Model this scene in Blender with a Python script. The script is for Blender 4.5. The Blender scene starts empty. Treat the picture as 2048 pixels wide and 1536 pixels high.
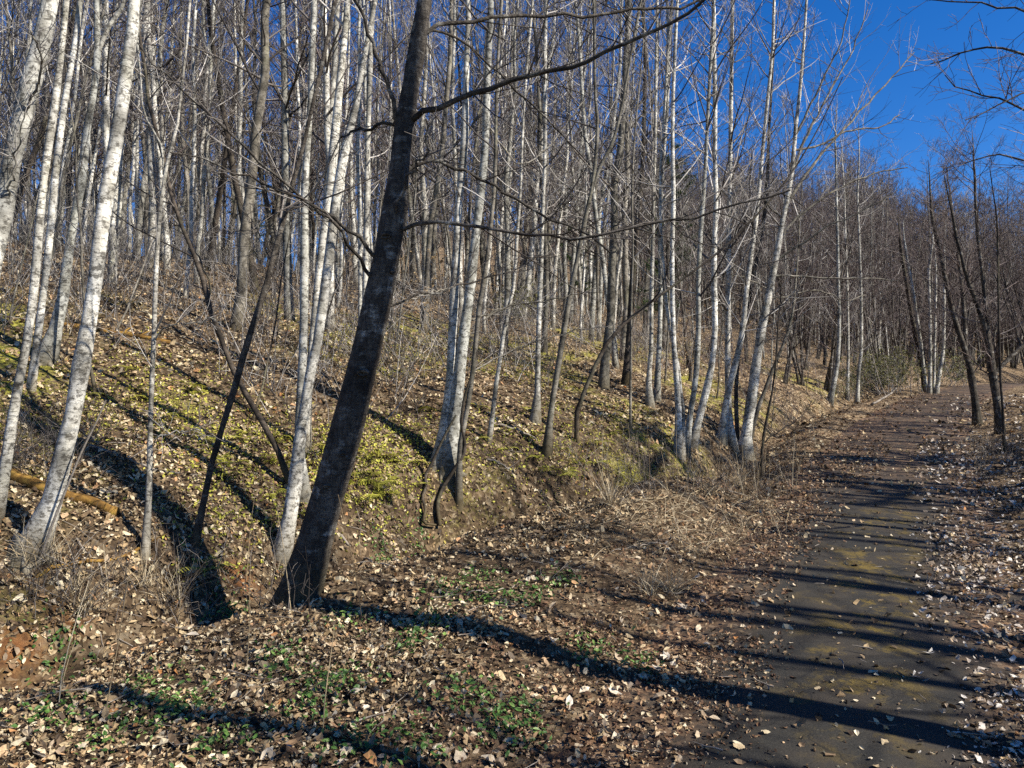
import bpy, math, random
import numpy as np
from mathutils import Vector

random.seed(7)
RNG = np.random.default_rng(11)
sc = bpy.context.scene
COL = sc.collection
R = math.radians

# ------------------------------------------------------------------ camera
F_PX, CX, CY, PITCH = 1540.0, 1024.0, 768.0, R(2.68)
CAM = np.array([0.0, 0.0, 2.0])
cam = bpy.data.cameras.new("camera")
cam.sensor_width = 36.0
cam.lens = 36.0 * F_PX / 2048.0
cam.clip_start, cam.clip_end = 0.05, 1500.0
cam_o = bpy.data.objects.new("camera", cam)
COL.objects.link(cam_o)
cam_o.location = CAM
cam_o.rotation_euler = (R(90) + PITCH, 0, 0)
sc.camera = cam_o

# ------------------------------------------------------------------ light
SUN_ELEV = R(40)
SUN_AZ = np.array([0.906, -0.424])                 # towards the sun, on the ground
world = bpy.data.worlds.new("World")
sc.world = world
world.use_nodes = True
wn = world.node_tree
sky = wn.nodes.new("ShaderNodeTexSky")
sky.sky_type = 'NISHITA'
sky.sun_disc = False
sky.sun_elevation = SUN_ELEV
sky.sun_rotation = math.atan2(SUN_AZ[0], SUN_AZ[1])
sky.altitude = 900
sky.air_density = 1.0
sky.dust_density = 0.0
sky.ozone_density = 4.5
hs = wn.nodes.new("ShaderNodeHueSaturation")
hs.inputs["Hue"].default_value = 0.511
hs.inputs["Saturation"].default_value = 1.32
hs.inputs["Value"].default_value = 1.5
wn.links.new(sky.outputs[0], hs.inputs["Color"])
wn.links.new(hs.outputs[0], wn.nodes["Background"].inputs[0])
wn.nodes["Background"].inputs[1].default_value = 0.05
sun = bpy.data.lights.new("sun", 'SUN')
sun.energy = 5.0
sun.angle = R(0.5)
sun.color = (1.0, 0.935, 0.81)
sun_o = bpy.data.objects.new("sun", sun)
COL.objects.link(sun_o)
sun_o.rotation_euler = Vector((-SUN_AZ[0]*math.cos(SUN_ELEV), -SUN_AZ[1]*math.cos(SUN_ELEV), -math.sin(SUN_ELEV))).to_track_quat('-Z', 'Y').to_euler()
sc.view_settings.view_transform = 'Standard'
sc.view_settings.look = 'None'
sc.view_settings.gamma = 1.0
sc.view_settings.exposure = 1.15
sc.view_settings.use_curve_mapping = False
sc.render.engine = 'CYCLES'
sc.cycles.max_bounces = 4
sc.cycles.diffuse_bounces = 2
sc.cycles.glossy_bounces = 1
sc.cycles.transmission_bounces = 1
sc.cycles.transparent_max_bounces = 4
sc.cycles.use_denoising = False

# ------------------------------------------------------------------ numpy noise and terrain
def _hash(ix, iy, s):
    h = (ix.astype(np.int64)*374761393 + iy.astype(np.int64)*668265263 + s*2147483647) & 0xffffffff
    h = ((h ^ (h >> 13))*1274126177) & 0xffffffff
    return ((h ^ (h >> 16)) & 0xffff)/65535.0
def vnoise(x, y, s=0):
    ix, iy = np.floor(x), np.floor(y)
    fx, fy = x-ix, y-iy
    fx, fy = fx*fx*(3-2*fx), fy*fy*(3-2*fy)
    a, b = _hash(ix, iy, s), _hash(ix+1, iy, s)
    c, d = _hash(ix, iy+1, s), _hash(ix+1, iy+1, s)
    return (a+(b-a)*fx)+((c+(d-c)*fx)-(a+(b-a)*fx))*fy
def fbm(x, y, s=0, o=4):
    r, amp, t = 0, 1.0, 0
    for i in range(o):
        r = r+amp*(vnoise(x, y, s+i)-.5); t += amp
        x, y, amp = x*2.03+5.1, y*2.03+3.7, amp*.5
    return r/t
def sstep(a, b, x):
    t = np.clip((x-a)/(b-a), 0, 1)
    return t*t*(3-2*t)

_ry = np.array([-40, -15, -5, 0, 3.6, 6, 9.8, 14, 18.8, 27, 36.7, 45, 57, 70, 100, 200.])
_rx = np.array([-20, -7.7, -2.7, -.27, 1.46, 2.62, 4.66, 6.95, 9.7, 15, 22.6, 30, 43, 60, 105, 260.])
_yy = np.linspace(-40, 200, 2401)
_xx = np.interp(_yy, _ry, _rx)
for _ in range(3):
    _k = np.ones(31)/31
    _xp = np.concatenate([_xx[:1]+(_yy[0]-_yy[15:0:-1])*0-np.arange(15, 0, -1)*.05, _xx, _xx[-1]+np.arange(1, 16)*.15])
    _xx = np.convolve(_xp, _k, 'valid')
_dx = np.gradient(_xx, _yy)
def road_x(y): return np.interp(y, _yy, _xx)
def road_u(x, y):                                   # signed distance to the road's middle, + to the left
    s = np.interp(y, _yy, _dx)
    return (road_x(y)-x)/np.sqrt(1+s*s)
def road_z(y):
    return np.interp(y, [-60, 0, 36, 60, 120, 300], [-5, 0, 3.6, 5.0, 7.0, 9.0])
def ditch_u(y):
    return np.interp(y, [-10, 3, 5, 6.2, 7.4, 8.6, 9.8, 10.8, 11.8, 13.5, 18, 30], [5.0, 4.9, 4.7, 4.5, 4.3, 4.1, 3.2, 2.5, 2.15, 2.3, 2.5, 2.6])
def ground_z(x, y):
    x, y = np.asarray(x, float), np.asarray(y, float)
    u = road_u(x, y)
    ud = ditch_u(y)
    dep = np.interp(y, [0, 4, 5.5, 6.5, 8, 9.3, 10.5, 12.3, 14, 20, 40], [.2, .3, .36, .36, .36, .7, 1.0, .85, .3, .2, .1])
    w = np.maximum(0, u-ud-.25)
    hill = .45*(1-np.exp(-w/.7)) + np.where(w < 12, .27*w, .27*12+.27*6*(1-np.exp(-(np.maximum(w, 12)-12)/6)))
    ditch = -dep*np.exp(-((u-ud)/.5)**2)
    verge = .09*sstep(1.2, 2.0, u)*(1-sstep(ud-.3, ud+.2, u)) + .30*np.exp(-((u-2.2)/.7)**2-((y-8.8)/1.5)**2)
    v = -u
    right = .10*sstep(1.2, 2.2, v) + np.where(v > 2.5, .07*np.minimum(v-2.5, 45), 0) + .30*np.exp(-((v-3.0)/1.1)**2-((y-14.5)/1.6)**2)
    rough = fbm(x*.35, y*.35, 3)*.5*sstep(3.5, 12, np.abs(u)) + fbm(x*1.1, y*1.1, 9, 3)*.22*sstep(1.3, 3.5, np.abs(u)) + fbm(x*4, y*4, 21, 3)*.07*sstep(1.0, 1.6, np.abs(u))
    far = 15*sstep(38, 120, np.hypot(x, y))*sstep(-.55, -.05, x/np.maximum(y, 5))*sstep(-3, 8, u)*(1-sstep(.28, .46, x/np.maximum(y, 5)))+5*sstep(60, 150, np.hypot(x, y))
    bed = -.035*(1-sstep(1.0, 1.32, np.abs(u)+.25*fbm(x*1.3, y*1.3, 40, 3)))
    return road_z(y) + np.where(u > 0, hill+ditch+verge, right) + rough + far + bed
def gz(x, y): return float(ground_z(np.array([x]), np.array([y]))[0])

_c, _s = math.cos(PITCH), math.sin(PITCH)
def ray(px, py):
    a, b = (px-CX)/F_PX, (CY-py)/F_PX
    return np.array([a, _c-b*_s, _s+b*_c])
def on_plane(px, py, Y):                            # the point seen at a pixel, at forward distance Y
    d = ray(px, py)
    return CAM+d*(Y/d[1])
def on_ground(px, py):
    d = ray(px, py)
    t = np.linspace(1.5, 90, 3000)/d[1]
    P = CAM[None]+d[None]*t[:, None]
    h = P[:, 2]-ground_z(P[:, 0], P[:, 1])
    i = np.argmax(h < 0) if (h < 0).any() else len(t)-1
    p = P[i].copy(); p[2] = gz(p[0], p[1])
    return p
def to_px(p):
    v = np.asarray(p, float)-CAM
    dep = v[..., 1]*_c+v[..., 2]*_s
    up = -v[..., 1]*_s+v[..., 2]*_c
    return CX+F_PX*v[..., 0]/dep, CY-F_PX*up/dep, dep

# ------------------------------------------------------------------ materials
def mat(name, rough=.8, spec=.2):
    m = bpy.data.materials.new(name); m.use_nodes = True
    nt = m.node_tree; b = nt.nodes["Principled BSDF"]
    b.inputs["Roughness"].default_value = rough
    b.inputs["Specular IOR Level"].default_value = spec
    return m, nt, b
def node(nt, t, **kw):
    n = nt.nodes.new(t)
    for k, v in kw.items():
        if k in n.inputs: n.inputs[k].default_value = v
        else: setattr(n, k, v)
    return n
def ramp(nt, fac, stops, interp='LINEAR'):
    r = nt.nodes.new("ShaderNodeValToRGB"); e = r.color_ramp.elements
    r.color_ramp.interpolation = interp
    while len(e) < len(stops): e.new(.5)
    for i, (p, c) in enumerate(stops):
        e[i].position = p
        c = (c, c, c) if not isinstance(c, tuple) else c
        e[i].color = (*c, 1)
    nt.links.new(fac, r.inputs[0]); return r.outputs[0]
def mix(nt, f, a, b, mode='MIX'):
    n = nt.nodes.new("ShaderNodeMix"); n.data_type = 'RGBA'; n.blend_type = mode
    for s, v in ((n.inputs[0], f), (n.inputs[6], a), (n.inputs[7], b)):
        if isinstance(v, (int, float)): s.default_value = v
        elif isinstance(v, tuple): s.default_value = (*v, 1)
        else: nt.links.new(v, s)
    return n.outputs[2]
def math_n(nt, op, a, b=0.0):
    n = nt.nodes.new("ShaderNodeMath"); n.operation = op
    for s, v in ((n.inputs[0], a), (n.inputs[1], b)):
        if isinstance(v, (int, float)): s.default_value = v
        else: nt.links.new(v, s)
    return n.outputs[0]
def mapped(nt, src, scale, loc=(0, 0, 0)):
    m = nt.nodes.new("ShaderNodeMapping")
    m.inputs["Scale"].default_value = scale; m.inputs["Location"].default_value = loc
    nt.links.new(src, m.inputs[0]); return m.outputs[0]
def noise(nt, vec, scale, detail=4, rough=.55):
    n = node(nt, "ShaderNodeTexNoise", Scale=scale, Detail=detail, Roughness=rough)
    nt.links.new(vec, n.inputs["Vector"]); return n.outputs[0]
def bump(nt, b, h, strength, dist=.02):
    n = node(nt, "ShaderNodeBump", Strength=strength, Distance=dist)
    nt.links.new(h, n.inputs["Height"]); nt.links.new(n.outputs[0], b.inputs["Normal"])

def bark(name, light, mid, dark, blotch=(.42, .58), scar=.5, foot=(.10, .075, .035), foot_h=.52, lichen=(.27, .27, .17), lich=(.55, .72, .45), coarse=.6, fiss=0.0):
    m, nt, b = mat(name, .85, .15)
    tc = nt.nodes.new("ShaderNodeTexCoord"); oi = nt.nodes.new("ShaderNodeObjectInfo")
    off = nt.nodes.new("ShaderNodeVectorMath"); off.operation = 'ADD'
    cmb = nt.nodes.new("ShaderNodeCombineXYZ")
    nt.links.new(math_n(nt, 'MULTIPLY', oi.outputs["Random"], 37.0), cmb.inputs[0])
    nt.links.new(math_n(nt, 'MULTIPLY', oi.outputs["Random"], 53.0), cmb.inputs[2])
    nt.links.new(tc.outputs["Object"], off.inputs[0]); nt.links.new(cmb.outputs[0], off.inputs[1])
    v = off.outputs[0]
    n1 = noise(nt, mapped(nt, v, (9, 9, 5)), 1.0, 6, .65)
    n2 = noise(nt, mapped(nt, v, (14, 14, 75)), 1.0, 3, .6)
    n3 = noise(nt, mapped(nt, v, (55, 55, 45)), 1.0, 4, .7)
    c = ramp(nt, n1, [(blotch[0], light), (blotch[1], mid)])
    c = mix(nt, ramp(nt, n2, [(.58, 0.0), (.66, .75)]), c, dark)
    c = mix(nt, ramp(nt, n3, [(.55, 0.0), (.68, .6)]), c, dark)
    vo = node(nt, "ShaderNodeTexVoronoi", Scale=1.0)
    nt.links.new(mapped(nt, v, (5, 5, 9)), vo.inputs["Vector"])
    c = mix(nt, ramp(nt, vo.outputs["Distance"], [(.10, scar), (.2, 0.0)]), c, (.03, .026, .022))
    lichn = noise(nt, mapped(nt, v, (3, 3, 1.1)) if lich[2] < .6 else mapped(nt, v, (5, 5, 11)), 1.0, 5, .6)
    c = mix(nt, ramp(nt, lichn, [(lich[0], 0.0), (lich[1], lich[2])]), c, lichen)
    n5 = noise(nt, mapped(nt, v, (16, 16, 22)), 1.0, 5, .75)
    c = mix(nt, ramp(nt, n5, [(.51, 0.0), (.58, coarse)]), c, dark)
    n6 = noise(nt, mapped(nt, v, (2, 2, 2.6)), 1.0, 2, .5)
    c = mix(nt, 1.0, c, ramp(nt, n6, [(.36, .45), (.58, 1.0)]), 'MULTIPLY')
    sep = nt.nodes.new("ShaderNodeSeparateXYZ"); nt.links.new(tc.outputs["Object"], sep.inputs[0])
    zf = math_n(nt, 'ADD', sep.outputs[2], math_n(nt, 'MULTIPLY', n1, .9))
    c = mix(nt, ramp(nt, math_n(nt, 'MULTIPLY', zf, 1/1.6), [(.22, .8), (foot_h, 0.0)]), c, foot)
    c = mix(nt, 1.0, c, ramp(nt, oi.outputs["Random"], [(0, (.55, .56, .54)), (.5, (.82, .80, .75)), (1, (1.0, .99, .96))]), 'MULTIPLY')
    nt.links.new(c, b.inputs["Base Color"])
    if fiss:
        nf = noise(nt, mapped(nt, v, (42, 42, 7)), 1.0, 6, .7)
        c = mix(nt, ramp(nt, nf, [(.50, 0.0), (.60, fiss)]), c, dark)
        nt.links.new(c, b.inputs["Base Color"])
        bump(nt, b, mix(nt, .7, n2, nf), 1.0, .03)
        return m
    bump(nt, b, mix(nt, .5, n2, n3), .55, .012)
    return m
def twig_mat(name, stops):
    m, nt, b = mat(name, .75, .25)
    g = nt.nodes.new("ShaderNodeNewGeometry")
    c = ramp(nt, g.outputs["Random Per Island"], stops)
    tc = nt.nodes.new("ShaderNodeTexCoord")
    n1 = noise(nt, tc.outputs["Object"], 14, 3, .6)
    c = mix(nt, 1.0, c, ramp(nt, n1, [(.3, .55), (.7, 1.0)]), 'MULTIPLY')
    nt.links.new(c, b.inputs["Base Color"])
    return m
def island_mat(name, stops, rough=.75, trans=0.0, grain=20, spec=.2):
    m, nt, b = mat(name, rough, spec)
    g = nt.nodes.new("ShaderNodeNewGeometry")
    c = ramp(nt, g.outputs["Random Per Island"], stops)
    tc = nt.nodes.new("ShaderNodeTexCoord")
    n1 = noise(nt, tc.outputs["Object"], grain, 4, .65)
    c = mix(nt, 1.0, c, ramp(nt, n1, [(.3, .6), (.65, 1.0)]), 'MULTIPLY')
    nt.links.new(c, b.inputs["Base Color"])
    if trans:
        t = nt.nodes.new("ShaderNodeBsdfTranslucent"); nt.links.new(c, t.inputs[0])
        ms = nt.nodes.new("ShaderNodeMixShader"); ms.inputs[0].default_value = trans
        nt.links.new(b.outputs[0], ms.inputs[1]); nt.links.new(t.outputs[0], ms.inputs[2])
        nt.links.new(ms.outputs[0], nt.nodes["Material Output"].inputs[0])
    return m

M = {}
M['white'] = bark('white_bark', (.80, .785, .75), (.42, .405, .37), (.075, .067, .058), blotch=(.42, .60), coarse=.8)
M['dull'] = bark('dull_white_bark', (.66, .64, .60), (.30, .285, .255), (.07, .062, .054), blotch=(.40, .58), coarse=.8)
M['grey'] = bark('grey_bark', (.33, .305, .27), (.17, .155, .13), (.06, .052, .045), scar=.7)
M['dark'] = bark('dark_bark', (.19, .168, .148), (.085, .072, .062), (.028, .023, .02), blotch=(.36, .60), lichen=(.52, .505, .48), lich=(.56, .66, .7), fiss=.7, scar=.6, foot=(.07, .06, .03))
M['black'] = bark('blackish_bark', (.11, .09, .075), (.055, .045, .038), (.022, .018, .015), scar=.2)
M['twig_pale'] = twig_mat('pale_twig_bark', [(0, (.04, .033, .03)), (.4, (.15, .13, .12)), (.7, (.38, .35, .32)), (1, (.62, .58, .54))])
M['twig_dark'] = twig_mat('dark_twig_bark', [(0, (.022, .018, .016)), (.5, (.07, .057, .05)), (.85, (.20, .175, .155)), (1, (.36, .33, .3))])
M['twig_red'] = twig_mat('reddish_twig_bark', [(0, (.03, .02, .019)), (.5, (.095, .066, .06)), (.85, (.21, .17, .16)), (1, (.36, .31, .29))])
M['leaf'] = island_mat('dry_leaf', [(0, (.035, .024, .016)), (.18, (.10, .064, .038)), (.4, (.22, .15, .088)), (.6, (.37, .26, .14)), (.78, (.52, .41, .25)), (.93, (.68, .59, .42)), (1, (.40, .18, .06))], .65, .12, 30)
M['leaf_red'] = island_mat('crumbled_leaf', [(0, (.04, .022, .015)), (.3, (.13, .07, .04)), (.65, (.28, .165, .09)), (.88, (.46, .33, .2)), (1, (.58, .48, .35))], .7, .1, 30)
M['leaf_pale'] = island_mat('bleached_leaf', [(0, (.05, .035, .025)), (.3, (.17, .12, .08)), (.58, (.36, .28, .21)), (.82, (.58, .51, .43)), (1, (.72, .67, .6))], .55, .1, 30)
M['tanleaf'] = island_mat('clinging_tan_leaf', [(0, (.3, .19, .09)), (1, (.56, .44, .27))], .7, .3, 10)
M['green'] = island_mat('green_leaf', [(0, (.035, .085, .015)), (.6, (.09, .19, .035)), (1, (.2, .3, .07))], .5, .2, 20, .4)
M['fern'] = island_mat('yellow_green_frond', [(0, (.15, .16, .02)), (.4, (.38, .38, .05)), (.8, (.62, .59, .11)), (1, (.48, .36, .11))], .6, .25, 12)
M['needle'] = island_mat('pine_needle', [(0, (.02, .045, .015)), (1, (.07, .11, .03))], .6, .1, 5)
M['straw'] = island_mat('dry_straw', [(0, (.16, .11, .06)), (.5, (.36, .28, .17)), (1, (.58, .5, .36))], .7, .1, 20)
M['shrub'] = island_mat('olive_shrub_leaf', [(0, (.10, .11, .03)), (1, (.30, .28, .10))], .6, .15, 8)

def ground_mat():
    m, nt, b = mat('leaf_strewn_soil', .95, .1)
    tc = nt.nodes.new("ShaderNodeTexCoord"); v = tc.outputs["Object"]
    big = noise(nt, v, .5, 4, .6); med = noise(nt, v, 3, 5, .65); fine = noise(nt, v, 22, 6, .75)
    vo = node(nt, "ShaderNodeTexVoronoi", Scale=21.0, Randomness=1.0)
    dist = nt.nodes.new("ShaderNodeVectorMath"); dist.operation = 'ADD'
    nz = node(nt, "ShaderNodeTexNoise", Scale=9.0, Detail=3.0)
    nt.links.new(v, nz.inputs["Vector"]); nt.links.new(mapped(nt, nz.outputs["Color"], (.16, .16, .16)), dist.inputs[0]); nt.links.new(v, dist.inputs[1])
    nt.links.new(dist.outputs[0], vo.inputs["Vector"])
    sp = nt.nodes.new("ShaderNodeSeparateColor"); nt.links.new(vo.outputs["Color"], sp.inputs[0])
    lf = ramp(nt, sp.outputs[0], [(0, (.02, .012, .008)), (.35, (.085, .054, .031)), (.6, (.18, .12, .068)), (.82, (.31, .225, .135)), (1, (.46, .37, .25))])
    soil = ramp(nt, fine, [(.3, (.018, .013, .009)), (.7, (.085, .06, .037))])
    at0 = nt.nodes.new("ShaderNodeAttribute"); at0.attribute_name = "leaf_mat"
    c = mix(nt, math_n(nt, 'MULTIPLY', ramp(nt, med, [(.30, .25), (.55, .95)]), at0.outputs["Fac"]), soil, lf)
    at = nt.nodes.new("ShaderNodeAttribute"); at.attribute_name = "moss"
    mo = noise(nt, v, 1.6, 5, .7)
    mm = math_n(nt, 'MULTIPLY', at.outputs["Fac"], ramp(nt, mix(nt, .5, mo, fine), [(.47, 0.0), (.57, .9)]))
    c = mix(nt, mm, c, ramp(nt, fine, [(.3, (.08, .085, .012)), (.7, (.36, .34, .05))]))
    at2 = nt.nodes.new("ShaderNodeAttribute"); at2.attribute_name = "red_soil"
    c = mix(nt, math_n(nt, 'MULTIPLY', at2.outputs["Fac"], ramp(nt, med, [(.35, .2), (.55, 1.0)])), c, ramp(nt, fine, [(.3, (.09, .035, .014)), (.7, (.30, .135, .05))]))
    nt.links.new(c, b.inputs["Base Color"])
    bump(nt, b, mix(nt, .5, fine, vo.outputs["Distance"]), .9, .05)
    return m
def road_mat():
    m, nt, b = mat('old_asphalt', .8, .25)
    tc = nt.nodes.new("ShaderNodeTexCoord"); v = tc.outputs["Object"]
    fine = noise(nt, v, 95, 4, .8); med = noise(nt, v, 2.2, 5, .65); big = noise(nt, v, .8, 4, .6)
    c = ramp(nt, fine, [(.35, (.010, .0095, .0085)), (.62, (.027, .025, .021)), (.78, (.08, .075, .063))])
    c = mix(nt, ramp(nt, med, [(.42, 0.0), (.65, .55)]), c, (.05, .038, .026))
    at = nt.nodes.new("ShaderNodeAttribute"); at.attribute_name = "moss"
    mo = noise(nt, v, 3.4, 6, .75)
    mm = math_n(nt, 'MULTIPLY', at.outputs["Fac"], ramp(nt, mo, [(.50, 0.0), (.62, .7)]))
    c = mix(nt, mm, c, ramp(nt, fine, [(.3, (.06, .045, .008)), (.7, (.24, .16, .022))]))
    at3 = nt.nodes.new("ShaderNodeAttribute"); at3.attribute_name = "litter"
    vl = node(nt, "ShaderNodeTexVoronoi", Scale=24.0); nt.links.new(v, vl.inputs["Vector"])
    sl = nt.nodes.new("ShaderNodeSeparateColor"); nt.links.new(vl.outputs["Color"], sl.inputs[0])
    c = mix(nt, math_n(nt, 'MULTIPLY', at3.outputs["Fac"], ramp(nt, mo, [(.40, .1), (.56, 1.0)])), c, ramp(nt, sl.outputs[0], [(0, (.03, .017, .011)), (.5, (.10, .056, .03)), (.85, (.2, .12, .065)), (1, (.34, .24, .15))]))
    vo = node(nt, "ShaderNodeTexVoronoi", Scale=.9, feature='DISTANCE_TO_EDGE')
    nzz = node(nt, "ShaderNodeTexNoise", Scale=2.0, Detail=4.0); nt.links.new(v, nzz.inputs["Vector"])
    ad = nt.nodes.new("ShaderNodeVectorMath"); ad.operation = 'ADD'; nt.links.new(v, ad.inputs[0]); nt.links.new(nzz.outputs["Color"], ad.inputs[1])
    nt.links.new(ad.outputs[0], vo.inputs["Vector"])
    c = mix(nt, ramp(nt, vo.outputs["Distance"], [(.004, .7), (.012, 0.0)]), c, (.012, .011, .010))
    nt.links.new(c, b.inputs["Base Color"])
    bump(nt, b, fine, .6, .008)
    return m
M['ground'] = ground_mat(); M['road'] = road_mat()
def simple(name, stops, scale, stretch=(1, 1, 1), rough=.9, bstr=.6):
    m, nt, b = mat(name, rough, .15)
    tc = nt.nodes.new("ShaderNodeTexCoord")
    n = noise(nt, mapped(nt, tc.outputs["Object"], stretch), scale, 6, .7)
    nt.links.new(ramp(nt, n, stops), b.inputs["Base Color"]); bump(nt, b, n, bstr, .02)
    return m
M['rotlog'] = simple('mossy_rotten_wood', [(.3, (.03, .02, .008)), (.48, (.14, .075, .02)), (.6, (.25, .15, .035)), (.75, (.16, .14, .03))], 7)
M['deadwood'] = simple('grey_dead_wood', [(.3, (.09, .075, .06)), (.6, (.26, .225, .19)), (.75, (.46, .42, .37))], 12)
M['moss'] = simple('moss_on_stone', [(.3, (.03, .03, .015)), (.5, (.09, .11, .02)), (.7, (.2, .2, .04))], 6)

# ------------------------------------------------------------------ mesh helpers
def mesh_np(name, verts, faces, smooth=True):
    """faces: list of (K,n) int arrays, n constant in each array"""
    me = bpy.data.meshes.new(name)
    verts = np.ascontiguousarray(verts, np.float32)
    me.vertices.add(len(verts)); me.vertices.foreach_set("co", verts.ravel())
    idx = np.concatenate([f.ravel() for f in faces]).astype(np.int32)
    tot = np.concatenate([np.full(len(f), f.shape[1]) for f in faces])
    st = np.concatenate([[0], np.cumsum(tot)[:-1]]).astype(np.int32)
    me.loops.add(len(idx)); me.loops.foreach_set("vertex_index", idx)
    me.polygons.add(len(st)); me.polygons.foreach_set("loop_start", st)
    me.polygons.foreach_set("use_smooth", np.full(len(st), smooth))
    me.update(calc_edges=True)
    return me
def link(name, data, material=None, parent=None, loc=None):
    o = bpy.data.objects.new(name, data); COL.objects.link(o)
    if material is not None and not data.materials: data.materials.append(material)
    if parent is not None: o.parent = parent
    if loc is not None: o.location = loc
    return o
def tag(o, label=None, cat=None, group=None, kind=None):
    if label: o["label"] = label
    if cat: o["category"] = cat
    if group: o["group"] = group
    if kind: o["kind"] = kind
    return o
def norm(a): return a/np.maximum(np.linalg.norm(a, axis=-1, keepdims=True), 1e-9)

class Tubes:
    def __init__(s): s.v, s.f, s.n = [], [], 0
    def add(s, P, Rd, sides, cap=True):
        """P (T,n,3) Rd (T,n)"""
        if len(P) == 0: return
        T, n, _ = P.shape
        tan = norm(np.gradient(P, axis=1))
        d = norm(P[:, -1]-P[:, 0])
        ref = np.where(np.abs(d[:, 2:3]) > .7, np.array([[1., .1, 0]]), np.array([[.05, .1, 1.]]))[:, None, :]
        a = norm(np.cross(tan, ref)); b = np.cross(tan, a)
        th = np.arange(sides)*2*np.pi/sides
        ring = P[:, :, None, :]+Rd[:, :, None, None]*(a[:, :, None, :]*np.cos(th)[None, None, :, None]+b[:, :, None, :]*np.sin(th)[None, None, :, None])
        V = ring.reshape(-1, 3)
        base = (np.arange(T)*n*sides)[:, None, None]+(np.arange(n-1)*sides)[None, :, None]
        i = np.arange(sides)[None, None, :]; j = (np.arange(sides)+1) % sides; j = j[None, None, :]
        q = np.stack([base+i, base+j, base+sides+j, base+sides+i], -1).reshape(-1, 4)+s.n
        s.v.append(V); s.f.append(q); s.n += len(V)
    def build(s, name, origin=(0, 0, 0), smooth=True):
        return mesh_np(name, np.concatenate(s.v)-np.asarray(origin), s.f, smooth)
    def empty(s): return s.n == 0

def grow(S, D, L, n, wob, up, rng, drift=None):
    T = len(S); seg = (L/(n-1))[:, None]; P = [S]; d = norm(D)
    for i in range(1, n):
        d = d+rng.normal(0, wob, (T, 3)); d[:, 2] += up
        d = norm(d); P.append(P[-1]+d*seg)
    return np.stack(P, 1)
def spawn(P, Rd, k, t0, t1, ang, lenf, rng, absolute=None):
    T, n, _ = P.shape
    idx = np.repeat(np.arange(T), k); m = len(idx)
    t = rng.uniform(t0, t1, m)
    x = t*(n-1); i = np.minimum(x.astype(int), n-2); f = (x-i)[:, None]
    S = P[idx, i]*(1-f)+P[idx, i+1]*f
    tan = norm(P[idx, i+1]-P[idx, i])
    r = Rd[idx, i]*(1-f[:, 0])+Rd[idx, i+1]*f[:, 0]
    perp = norm(np.cross(tan, rng.normal(0, 1, (m, 3))))
    a = np.radians(rng.normal(ang[0], ang[1], m))[:, None]
    D = np.cos(a)*tan+np.sin(a)*perp
    plen = np.linalg.norm(np.diff(P, axis=1), axis=2).sum(1)[idx]
    L = (plen if absolute is None else absolute)*lenf*(1-.55*t)*rng.uniform(.5, 1.25, m)
    return S, D, L, r, t
def taper(r0, r1, n):
    t = np.linspace(0, 1, n)[None]
    return r0[:, None]*(1-t)+r1*t

SP = {  # l1 count, angle, length fraction of height, up, twig counts, wobble
    'birch':  dict(n1=46, t0=.2, ang=(54, 13), len1=.18, up=.10, k2=6, k3=4, len2=.42, wob=.10, up2=.07),
    'hero':   dict(n1=24, t0=.34, ang=(56, 12), len1=.19, up=.08, k2=5, k3=3, len2=.38, wob=.10, up2=.06),
    'spread': dict(n1=30, t0=.20, ang=(58, 14), len1=.36, up=.08, k2=9, k3=5, len2=.36, wob=.13, up2=.05),
    'thin':   dict(n1=12, t0=.30, ang=(50, 12), len1=.22, up=.07, k2=4, k3=2, len2=.4, wob=.12, up2=.05),
    'far':    dict(n1=20, t0=.25, ang=(50, 14), len1=.24, up=.10, k2=5, k3=0, len2=.5, wob=.14, up2=.08),
}
def make_crown(tr, TP, TR, H, sp, rng, rmin=.0026, extra=None, far=False, sparse=1.0):
    """limbs and twigs on the trunk polylines TP (T,n,3)"""
    p = SP[sp]
    S, D, L, r, t = spawn(TP, TR, max(1, int(p['n1']*sparse/len(TP))), p['t0'], .985, p['ang'], p['len1'], rng, absolute=H)
    D[:, 2] = np.maximum(D[:, 2], -.05)
    n1 = 4 if far else 8
    P1 = grow(S, D, L, n1, p['wob'], p['up'], rng)
    r1 = np.minimum(r*.45, np.maximum(L*.0085, .005))
    R1 = taper(r1, rmin, n1)
    tr.add(P1, R1, 3 if far else 5)
    sets = [(P1, R1)]
    if extra is not None: sets.append(extra)
    for k, (Pa, Ra) in enumerate(sets):
        kk = p['k2'] if k == 0 else 15
        S, D, L, r, t = spawn(Pa, Ra, kk, .18, .98, (42, 12), p['len2'], rng)
        L = np.maximum(L, .25)
        n2 = 3 if far else 5
        P2 = grow(S, D, L, n2, p['wob']*1.2, p['up2'], rng)
        R2 = taper(np.maximum(np.minimum(r*.6, L*.009), rmin), rmin*.8, n2)
        tr.add(P2, R2, 3)
        if p['k3']:
            S, D, L, r, t = spawn(P2, R2, p['k3'], .15, .95, (40, 12), .5, rng)
            P3 = grow(S, D, np.maximum(L, .15), 3, p['wob']*1.3, p['up2'], rng)
            tr.add(P3, taper(np.maximum(np.minimum(r*.7, .004), rmin*.8), rmin*.6, 3), 3)

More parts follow.
